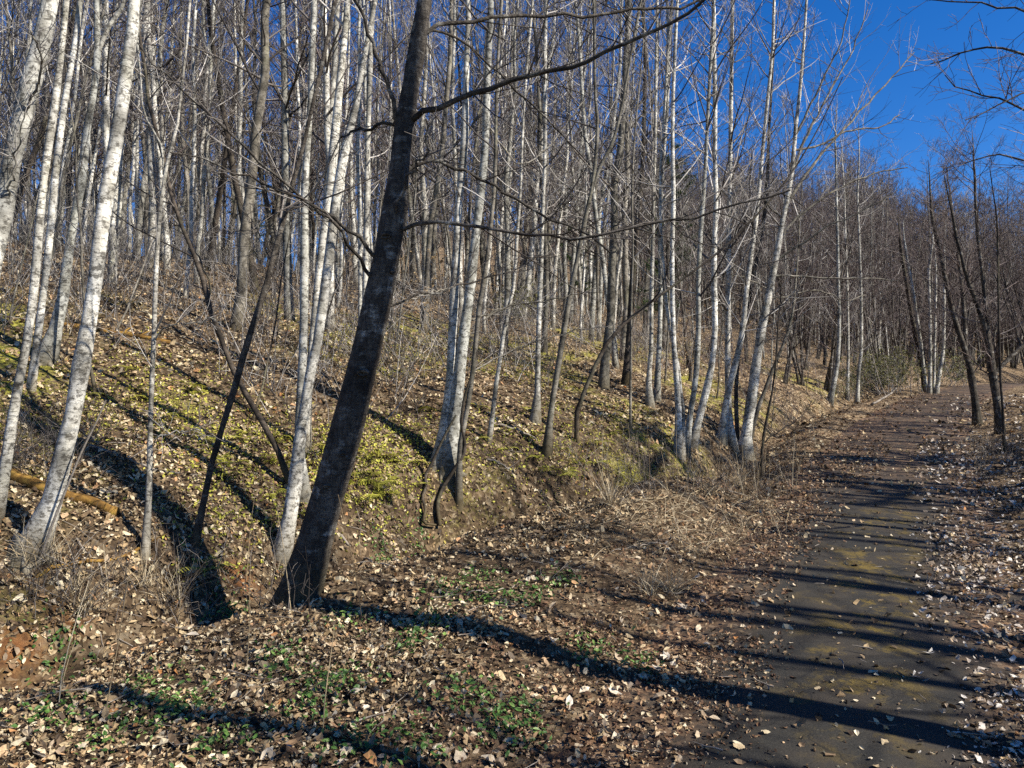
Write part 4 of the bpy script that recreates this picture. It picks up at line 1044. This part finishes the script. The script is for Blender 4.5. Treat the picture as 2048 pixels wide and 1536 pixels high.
def verge_plants():
    rng = np.random.default_rng(51)
    c = [(rng.uniform(1130, 1560), rng.uniform(1000, 1110)) for _ in range(55)]+[(rng.uniform(1380, 1620), rng.uniform(930, 985)) for _ in range(18)]
    S = spots(c, .14, 26, rng); S[:, 2] -= .01
    V, q = blades(S, rng.uniform(.12, .42, len(S)), rng, 1.1, -.22, .0026)
    tag(link('dry_grass', mesh_np('dry_grass', V, [q]), M['straw']), 'pale dry grass lying tangled on the verge beside the ditch', 'grass', kind='stuff')
    c = [(rng.uniform(1180, 1600), rng.uniform(930, 1010)) for _ in range(60)]+[(rng.uniform(20, 800), rng.uniform(1150, 1480)) for _ in range(10)]+[(rng.uniform(1540, 1700), rng.uniform(820, 930)) for _ in range(10)]+[(rng.uniform(1960, 2048), rng.uniform(880, 960)) for _ in range(14)]
    S = np.array([on_ground(*p) for p in c]); S[:, 2] -= .03
    P = grow(S, np.c_[rng.normal(0, .12, (len(S), 2)), np.ones(len(S))], rng.uniform(.3, 1.0, len(S)), 5, .05, 0, rng)
    t = Tubes(); t.add(P, taper(np.full(len(S), .0035), .0018, 5), 4)
    tag(link('dry_weed_stalks', t.build('dry_weed_stalks'), M['straw']), 'thin upright dead weed stalks along ditch and verge', 'weeds', kind='stuff')
    # small green leaves
    c = [(850, 1250), (830, 1290), (560, 1325), (600, 1340), (640, 1370), (690, 1370), (620, 1420), (280, 1415), (330, 1425), (380, 1420), (1180, 1310), (1100, 1230), (1060, 1200), (980, 1200), (700, 1245), (860, 1340), (920, 1400), (1010, 1470), (1040, 1440), (760, 1480), (440, 1500), (240, 1470), (100, 1440), (170, 1480), (700, 1500), (820, 1500), (450, 1230), (380, 1250), (900, 1190), (960, 1160), (1120, 1165), (1240, 1170), (760, 1110), (840, 1085), (300, 1380), (20, 1330), (120, 1330), (1290, 1340)]
    S = spots(c[::2]+c[1::4], .10, 105, rng)
    x, y = S[:, 0], S[:, 1]
    S[:, 2] += rng.uniform(.015, .06, len(S))
    k = np.abs(road_u(x, y)) > 1.0; S, x, y = S[k], x[k], y[k]
    tmpl = [LT[0], LT[1], (LT[3][0]*np.array([1, 1, .4]), LT[3][1])]
    o = link('green_ground_cover', flakes('green_ground_cover', S, frames(slope_normal(x, y), rng, .5), rng.uniform(.018, .045, len(S)), tmpl), M['green'])
    tag(o, 'small fresh green leaves in patches among the fallen leaves', 'ground cover', kind='stuff')
    c = [(rng.uniform(640, 830), rng.uniform(840, 1010)) for _ in range(60)]+[(rng.uniform(380, 600), rng.uniform(800, 1090)) for _ in range(46)]+[(rng.uniform(860, 1300), rng.uniform(790, 960)) for _ in range(60)]+[(rng.uniform(150, 460), rng.uniform(690, 900)) for _ in range(40)]
    S = spots(c, .24, 48, rng); x, y = S[:, 0], S[:, 1]; S[:, 2] += rng.uniform(.01, .05, len(S))
    o = link('moss_and_clubmoss', flakes('moss_and_clubmoss', S, frames(slope_normal(x, y), rng, .6), rng.uniform(.015, .04, len(S)), LT[:3]+LT[7:]), M['fern'])
    tag(o, 'bright yellow-green moss growing in patches over the bank', 'moss', kind='stuff')
    # twigs on the floor
    n = 900; x, y = leaf_spots(n, 2.5, 16, rng); S = np.c_[x, y, surface_z(x, y)+.02]
    a = rng.uniform(0, 6.28, n); D = np.c_[np.cos(a), np.sin(a), np.zeros(n)]
    L = rng.uniform(.06, .45, n)*np.where(np.abs(road_u(x, y)) < 1.0, .38, 1)
    P = grow(S, D, L, 5, .3, 0, rng)
    P[..., 2] = surface_z(P[..., 0].ravel(), P[..., 1].ravel()).reshape(P.shape[:2])+.012+rng.uniform(0, .03, (n, 1))
    t = Tubes(); t.add(P, taper(rng.uniform(.0025, .006, n), .0015, 5), 4)
    tag(link('fallen_twigs', t.build('fallen_twigs'), M['deadwood']), 'small dead twigs scattered over the floor and lane', 'twigs', kind='stuff')
verge_plants()

def fern_mesh(i):
    rng = np.random.default_rng(600+i); V, F, n = [], [], 0
    for f in range(7):
        a = rng.uniform(0, 6.28); L = rng.uniform(.22, .42); k = 13
        t = np.linspace(0, 1, k); r = L*np.sin(t*1.25)/.95; z = L*(.75*t-.85*t*t)+.01
        c = np.stack([r*math.cos(a), r*math.sin(a), z], -1); sd = np.array([-math.sin(a), math.cos(a), 0.0]); fw = np.array([math.cos(a), math.sin(a), 0])
        V += [c[0]*0, c[0]*0+sd*.004]; n += 2
        for j in range(k):
            V += [c[j]-sd*.004, c[j]+sd*.004]; F.append([n-2, n-1, n+1, n]); n += 2
        for j in range(1, k):
            w = L*.24*math.sin(math.pi*min(1, t[j]*.9+.08)); b = L/k*.42
            for s in (-1, 1):
                d = s*sd*w+fw*w*.35+np.array([0, 0, -.18*w])
                V += [c[j]-fw*b, c[j]+fw*b, c[j]+d+fw*b*.4, c[j]+d-fw*b*.4]; F.append([n, n+1, n+2, n+3]); n += 4
    return mesh_np('fern', np.array(V), [np.array(F)], False)
def tuft_mesh(i):
    rng = np.random.default_rng(620+i)
    S = np.c_[rng.normal(0, .03, (55, 2)), np.zeros(55)]
    V, q = blades(S, rng.uniform(.15, .36, 55), rng, .5, -.17, .003, 5)
    return mesh_np('grass_tuft', V, [q])
FR = ['first', 'second', 'third', 'fourth', 'fifth', 'sixth', 'seventh', 'eighth', 'ninth', 'tenth', 'eleventh', 'twelfth', 'thirteenth', 'fourteenth', 'fifteenth', 'sixteenth']
def plants():
    rng = np.random.default_rng(61)
    fm = [fern_mesh(i) for i in range(4)]
    for m in fm: m.materials.append(M['fern'])
    tm = [tuft_mesh(i) for i in range(3)]
    for m in tm: m.materials.append(M['straw'])
    zones = [((620, 820), (890, 1010), 16, 'yellow-green fern on the sunlit bank right of the dark leaning trunk'), ((400, 600), (840, 1080), 15, 'yellow-green fern on the bank left of the dark leaning trunk'), ((860, 1200), (780, 960), 15, 'yellow-green fern on the bank right of the thick white pair'),
             ((160, 420), (700, 900), 10, 'yellow-green fern high on the left slope'), ((1180, 1340), (870, 960), 8, 'green fern on the shaded ditch bank'), ((390, 412), (1120, 1160), 2, 'mossy green fern at the rim of the dark hollow')]
    for (xr, yr, n, lab) in zones:
        pxs = sorted(rng.uniform(*xr, n))
        for ip in range(n):
            p = on_ground(pxs[ip], rng.uniform(*yr))
            o = link('fern', fm[rng.integers(4)], None, None, p); o.rotation_euler = (rng.normal(0, .15), rng.normal(0, .15), rng.uniform(0, 6.28)); s = rng.uniform(.4, .8); o.scale = (s, s, s)
            tag(o, lab+', '+FR[ip]+' from left', 'fern', 'ferns on the banks')
    spots_ = [(100, 1122, 'dry grass tuft at the foot of the stout white leaning tree'), (55, 1135, 'dry grass tuft at far left below the stout white tree'), (152, 1178, 'dry grass tuft below the fallen dark branch'), (285, 1182, 'dry grass tuft below the smooth pale sapling'), (345, 1210, 'dry grass tuft at the ditch left of the mossy hump'), (160, 1240, 'dry grass tuft above the red soil bank'), (1340, 1185, 'grass tuft on the leafy edge left of the lane'), (1300, 1190, 'dark grass tuft left of the lane edge'), (560, 1150, 'grass tuft at the foot of the mottled white tree'), (1420, 990, 'grass tuft on the crest of the verge by the ditch'), (1475, 975, 'grass tuft at the ditch below the white clump'), (1220, 1010, 'grass tuft at the left end of the shaded ditch')]
    for (px, py, lab) in spots_:
        p = on_ground(px, py); o = link('grass_tuft', tm[rng.integers(3)], None, None, p); o.rotation_euler = (0, 0, rng.uniform(0, 6.28))
        s = rng.uniform(.8, 1.3); o.scale = (s, s, s)
        tag(o, lab, 'grass tuft', 'grass tufts on verge and bank')
plants()

# ------------------------------------------------------------------ fallen wood, vines, stone
def on_floor(name, label, cat, pts, w0, w1, mt, sides=9, lift=.5, side_twigs=0, seed=0):
    rng = np.random.default_rng(700+seed)
    A = []
    for i, (px, py) in enumerate(pts):
        p = on_ground(px, py); w = w0+(w1-w0)*i/(len(pts)-1); r = w/2/F_PX*p[1]
        A.append([p[0], p[1], p[2]+r*lift, r])
    B = smooth_path(np.array(A), 16)
    B[:, 3] *= 1+rng.normal(0, .06, 16)
    B[:, 2] += rng.normal(0, .008, 16)
    root = bpy.data.objects.new(name, None); COL.objects.link(root); root.location = B[0, :3]; tag(root, label, cat)
    t = Tubes(); t.add(B[None, :, :3], B[None, :, 3], sides)
    e = len(t.v[0]); V = np.vstack([t.v[0], B[0, :3], B[-1, :3]]); k = np.arange(sides)
    caps = np.concatenate([np.stack([np.full(sides, e), (k+1) % sides, k], -1), np.stack([np.full(sides, e+1), e-sides+k, e-sides+(k+1) % sides], -1)])
    link('stem', mesh_np('stem', V-B[0, :3], t.f+[caps]), M[mt], root)
    if side_twigs:
        S, D, L, r, _ = spawn(B[None, :, :3], B[None, :, 3], side_twigs, .3, .98, (45, 15), .3, rng)
        D[:, 2] = np.abs(D[:, 2])
        for q in range(len(S)):
            t = Tubes(); t.add(grow(S[q:q+1], D[q:q+1], np.maximum(L[q:q+1], .2), 5, .1, -.02, rng), taper(np.maximum(r[q:q+1]*.5, .003), .002, 5), 5)
            link('side_twig', t.build('side_twig', B[0, :3]), M[mt], root)
    return root
on_floor('fallen_log', 'rotten log with orange brown moss behind the stout white tree', 'log', [(22, 955), (60, 972), (110, 992), (170, 1010), (232, 1032)], 26, 20, 'rotlog', 12, .6)
on_floor('fallen_branch', 'long pale grey fallen branch running down the left slope', 'branch', [(180, 898), (212, 908), (272, 930), (330, 945), (402, 958)], 7, 3, 'deadwood', 7, .8, 5, 1)
on_floor('fallen_branch', 'dark fallen branch lying below the smooth pale sapling', 'branch', [(50, 1172), (110, 1148), (160, 1135), (220, 1122), (275, 1105), (300, 1085)], 9, 5, 'rotlog', 7, .9, 5, 2)
on_floor('fallen_branch', 'forked grey stick propped left of the smooth pale sapling', 'branch', [(152, 1088), (175, 1110), (195, 1130), (206, 1158)], 5, 3, 'deadwood', 6, 1.0, 3, 3)
on_floor('fallen_branch', 'pale curved fallen branch right of the dark leaning trunk', 'branch', [(682, 1072), (700, 1098), (730, 1120), (760, 1132), (790, 1138)], 6, 3, 'deadwood', 6, .9, 2, 4)
on_floor('fallen_branch', 'thin grey branch lying on the slope right of the thick white pair', 'branch', [(972, 923), (995, 928), (1015, 938), (1032, 948)], 5, 3, 'deadwood', 6, .9, 2, 5)
on_floor('fallen_branch', 'long dark fallen stem on the slope above the grey slanting tree', 'branch', [(985, 850), (1020, 858), (1050, 870), (1080, 884)], 6, 4, 'deadwood', 7, .8, 3, 6)
on_floor('fallen_branch', 'dark fallen trunk lying across the upper left slope', 'branch', [(120, 655), (200, 665), (270, 675), (340, 690)], 12, 8, 'rotlog', 8, .7, 4, 7)
on_floor('fallen_branch', 'straight pale stick lying on the verge below the ditch', 'branch', [(1335, 1088), (1280, 1095), (1220, 1105)], 3.5, 2, 'deadwood', 5, 1.2, 1, 8)
on_floor('fallen_branch', 'pale long stick lying left of the lane in the grass', 'branch', [(1250, 1010), (1290, 1002), (1340, 996), (1400, 985)], 3, 2, 'straw', 5, 1.4, 1, 9)
on_floor('fallen_branch', 'pale forked dead branch on the bank before the bend', 'branch', [(1745, 812), (1765, 800), (1782, 790), (1794, 776)], 5, 3, 'deadwood', 6, 1.5, 5, 10)
on_floor('fallen_branch', 'thin stick lying on the leaves at the middle of the verge', 'branch', [(930, 1190), (1000, 1182), (1060, 1170), (1120, 1158)], 3.5, 2, 'deadwood', 5, 1.0, 2, 11)
on_floor('fallen_branch', 'short pale twig lying across the right half of the lane', 'branch', [(1834, 1190), (1855, 1178), (1872, 1174), (1892, 1173)], 3.5, 2, 'deadwood', 5, 1.0, 2, 12)
def upright(name, label, cat, pts, mt, Y=None, sides=7):
    Y = Y or on_ground(pts[0][0], pts[0][1])[1]
    A = trace(pts, Y)
    for i, (px, py, w) in enumerate(pts):            # where the slope stands nearer than that plane, lie on the slope
        g = on_ground(px, py)
        if g[1] < Y: A[i, :3] = g-ray(px, py)*.06; A[i, 3] = w/2/F_PX*g[1]
    B = smooth_path(A, 26); base = B[0, :3]
    t = Tubes(); t.add(B[None, :, :3], B[None, :, 3], sides)
    tag(link(name, t.build(name, base), M[mt], None, base), label, cat)
upright('dead_pole', 'thin pale dead pole leaning against the stout white tree', 'pole', [(82, 1112, 4), (110, 1035, 5), (140, 960, 4.5), (165, 900, 4), (190, 850, 3.5), (212, 800, 3)], 'deadwood', Y=on_ground(84, 1105)[1]-.15)
pairY = on_ground(898, 940)[1]
upright('woody_vine', 'dark woody vine twisting up the right side of the thick white pair', 'vine', [(880, 1052, 8), (875, 1012, 8), (885, 982, 8), (900, 952, 8), (924, 914, 8), (930, 890, 7), (923, 850, 7), (928, 800, 6), (940, 760, 5), (955, 700, 4)], 'black', Y=pairY-.22)
upright('woody_vine', 'dark looping vine hanging left of the thick white pair foot', 'vine', [(872, 1050, 4), (856, 1055, 5), (846, 1045, 6), (851, 1020, 6), (845, 1000, 6), (852, 975, 6), (851, 950, 6), (862, 930, 6), (885, 880, 5), (912, 830, 4)], 'black', Y=pairY-.25)
# knots on the dark trunk
def knots():
    root = next(o for o in bpy.data.objects if o.get('label', '').startswith('thick dark leaning'))
    Y = root.location.y
    for (px, py, wx) in ((731, 748, 13), (692, 908, 8), (661, 970, 7), (776, 478, 11), (789, 548, 7)):
        c = on_plane(px, py, Y); wtr = np.interp(py, [0, 270, 540, 700, 1190], [30, 46, 62, 66, 78])/2/F_PX*Y
        mid = np.interp(py, [270, 400, 540, 700, 880, 1010, 1190], [806, 792, 768, 733, 688, 650, 598])
        off = np.clip((px-mid)/F_PX*Y/wtr, -.95, .95)
        c = c+np.array([0, -wtr*math.sqrt(1-off*off)*.93, 0])
        nrm = norm(np.array([off, -math.sqrt(1-off*off), 0.0]))
        a = np.cross(nrm, [0, 0, 1.0]); b = np.array([0, 0, 1.0]); r = wx*.8/F_PX*Y
        th = np.linspace(0, 2*np.pi, 17)[:-1]
        Pp = c+r*(np.cos(th)[:, None]*a+(.42+.1*(px % 3-1))*np.sin(th)[:, None]*b)+nrm*0
        Pp = np.vstack([Pp, Pp[:1]]); rr = r*.30*(1+.5*np.sin(np.linspace(0, 2*np.pi, 17)))
        t = Tubes(); t.add(Pp[None], rr[None], 6)
        V = np.vstack([Pp[:-1]*.75+c*.25-nrm*r*.05, c[None]-nrm*r*.1]); k = np.arange(16)
        t.v.append(V); t.f.append(np.stack([np.full(16, 16), k, (k+1) % 16], -1)+t.n); t.n += 17
        link('knot', mesh_np('knot', np.concatenate(t.v)-np.array(root.location), t.f), M['dark'], root)
knots()

# ------------------------------------------------------------------ evergreen and leafy spots behind
def pine(H, seed):
    rng = np.random.default_rng(seed); root = bpy.data.objects.new('pine_tree', None); COL.objects.link(root)
    n = 14; z = np.linspace(-.3, H, n); P = np.stack([z*.02, z*.01, z], -1)[None]; Rr = (.11*(1-.95*z.clip(0)/H)+.004)[None]
    t = Tubes(); t.add(P, Rr, 8); link('trunk', t.build('trunk'), M['dark'], root)
    S, D, L, r, tt = spawn(P, Rr, 46, .18, .97, (78, 10), .24, rng, absolute=H)
    B = grow(S, D, L, 6, .08, .03, rng); t = Tubes(); t.add(B, taper(np.full(len(L), .016), .004, 6), 4); link('branches', t.build('branches'), M['dark'], root)
    S, D, L, r, tt = spawn(B, taper(np.full(len(L), .016), .004, 6), 70, .25, 1, (45, 15), 0, rng)
    Vv, q = [], []
    m = len(S); S2 = np.repeat(S, 5, 0); D2 = norm(np.repeat(D, 5, 0)+rng.normal(0, .6, (m*5, 3)))
    sd = norm(np.cross(D2, rng.normal(0, 1, D2.shape)))*.006; ln = rng.uniform(.10, .2, (m*5, 1))
    V = np.stack([S2-sd, S2+sd, S2+D2*ln], 1).reshape(-1, 3); F = np.arange(len(V)).reshape(-1, 3)
    link('crown', mesh_np('crown', V, [F], False), M['needle'], root)
    return root
p0 = pine(7.5, 5)
for i, (px, py, d, s, lab) in enumerate(((1335, 0, 27, 1.0, 'green pine standing behind the white clump over the ditch'), (1150, 0, 33, .85, 'small green pine behind the grey slanting tree'), (500, 0, 40, 1.1, 'dim green pine far up the left slope'), (12.3, -1, 7.5, 1.6, 'dense pine right of the lane outside the picture, shading the ditch'), (14.6, -1, 8.9, 1.6, 'dense pine beyond the nearer one outside the picture, right'))):
    x = (px-CX)/F_PX*d if py == 0 else px; o = p0 if i == 0 else dup(p0, (0, 0, 0), i*1.7)
    o.location = (x, d, gz(x, d)); o.scale = (s, s, s); tag(o, lab, 'pine', 'pines in the background')
def leafy(name, H, nst, mt, tw, leaf_n, size, seed):
    rng = np.random.default_rng(seed); root = bpy.data.objects.new(name, None); COL.objects.link(root)
    S = np.c_[rng.normal(0, .1*nst**.5, (nst, 2)), np.full(nst, -.05)]
    P = grow(S, np.c_[rng.normal(0, .3, (nst, 2)), np.ones(nst)], rng.uniform(.6, 1, nst)*H, 8, .09, .03, rng); Rr = taper(np.full(nst, .006+.003*H/nst**.5), .003, 8)
    t = Tubes(); t.add(P, Rr, 5); link('stems', t.build('stems'), M[tw], root)
    S, D, L, r, _ = spawn(P, Rr, 12, .2, .97, (60, 12), .42, rng); B = grow(S, D, L, 5, .1, .02, rng); RB = taper(r*.5, .002, 5)
    t = Tubes(); t.add(B, RB, 3); link('twigs', t.build('twigs'), M[tw], root)
    S, D, L, r, _ = spawn(B, RB, leaf_n, .2, 1, (50, 20), 0, rng)
    link('crown', flakes('crown', S+D*size*.5, frames(np.tile([0, 0, 1.], (len(S), 1)), rng, 1.0), rng.uniform(.6, 1.2, len(S))*size, LT[:2]), M[mt], root)
    return root
b0 = leafy('beech_sapling', 3.6, 1, 'tanleaf', 'twig_pale', 14, .075, 71)
for i, (px, py, s, lab) in enumerate(((862, 690, .8, 'sapling with clinging tan leaves left of the thick white pair'), (840, 720, .6, 'small tan-leaved sapling low behind the dark leaning trunk'), (1010, 670, .8, 'tan-leaved sapling right of the thick white pair'), (1385, 790, .8, 'tan-leaved sapling behind the white clump over the ditch'), (1350, 760, .7, 'tan-leaved sapling seen left of the white clump stems'), (690, 610, 1.0, 'tan-leaved sapling high behind the white stems left of the dark trunk'), (790, 640, .9, 'tan-leaved sapling just right of the dark leaning trunk'), (1440, 770, .8, 'tan-leaved sapling between the two white clumps'))):
    p = on_ground(px, py); o = b0 if i == 0 else dup(b0, (0, 0, 0), i*2.1)
    o.location = p; o.scale = (s, s, s); tag(o, lab, 'sapling', 'tan-leaved saplings')
s0 = leafy('olive_shrub', 1.5, 22, 'shrub', 'twig_pale', 5, .06, 81)
for i, (px, py, s, lab) in enumerate(((1760, 790, 1.5, 'olive green shrub left of the small clump at the bend'), (1805, 788, 1.4, 'olive green shrub touching the small clump at the bend'), (1915, 775, 1.4, 'olive green shrub right of the small clump at the bend'), (1690, 800, .7, 'low olive shrub on the bank under the swept white tree'), (1020, 650, 1.1, 'dim green shrub on the slope in mid picture'), (1730, 792, 1.3, 'olive green shrub farthest left before the bend'), (1785, 775, 1.5, 'tall olive shrub behind the others at the bend'))):
    p = on_ground(px, py); o = s0 if i == 0 else dup(s0, (0, 0, 0), i*1.3)
    o.location = p; o.scale = (s, s, s); tag(o, lab, 'shrub', 'olive shrubs')
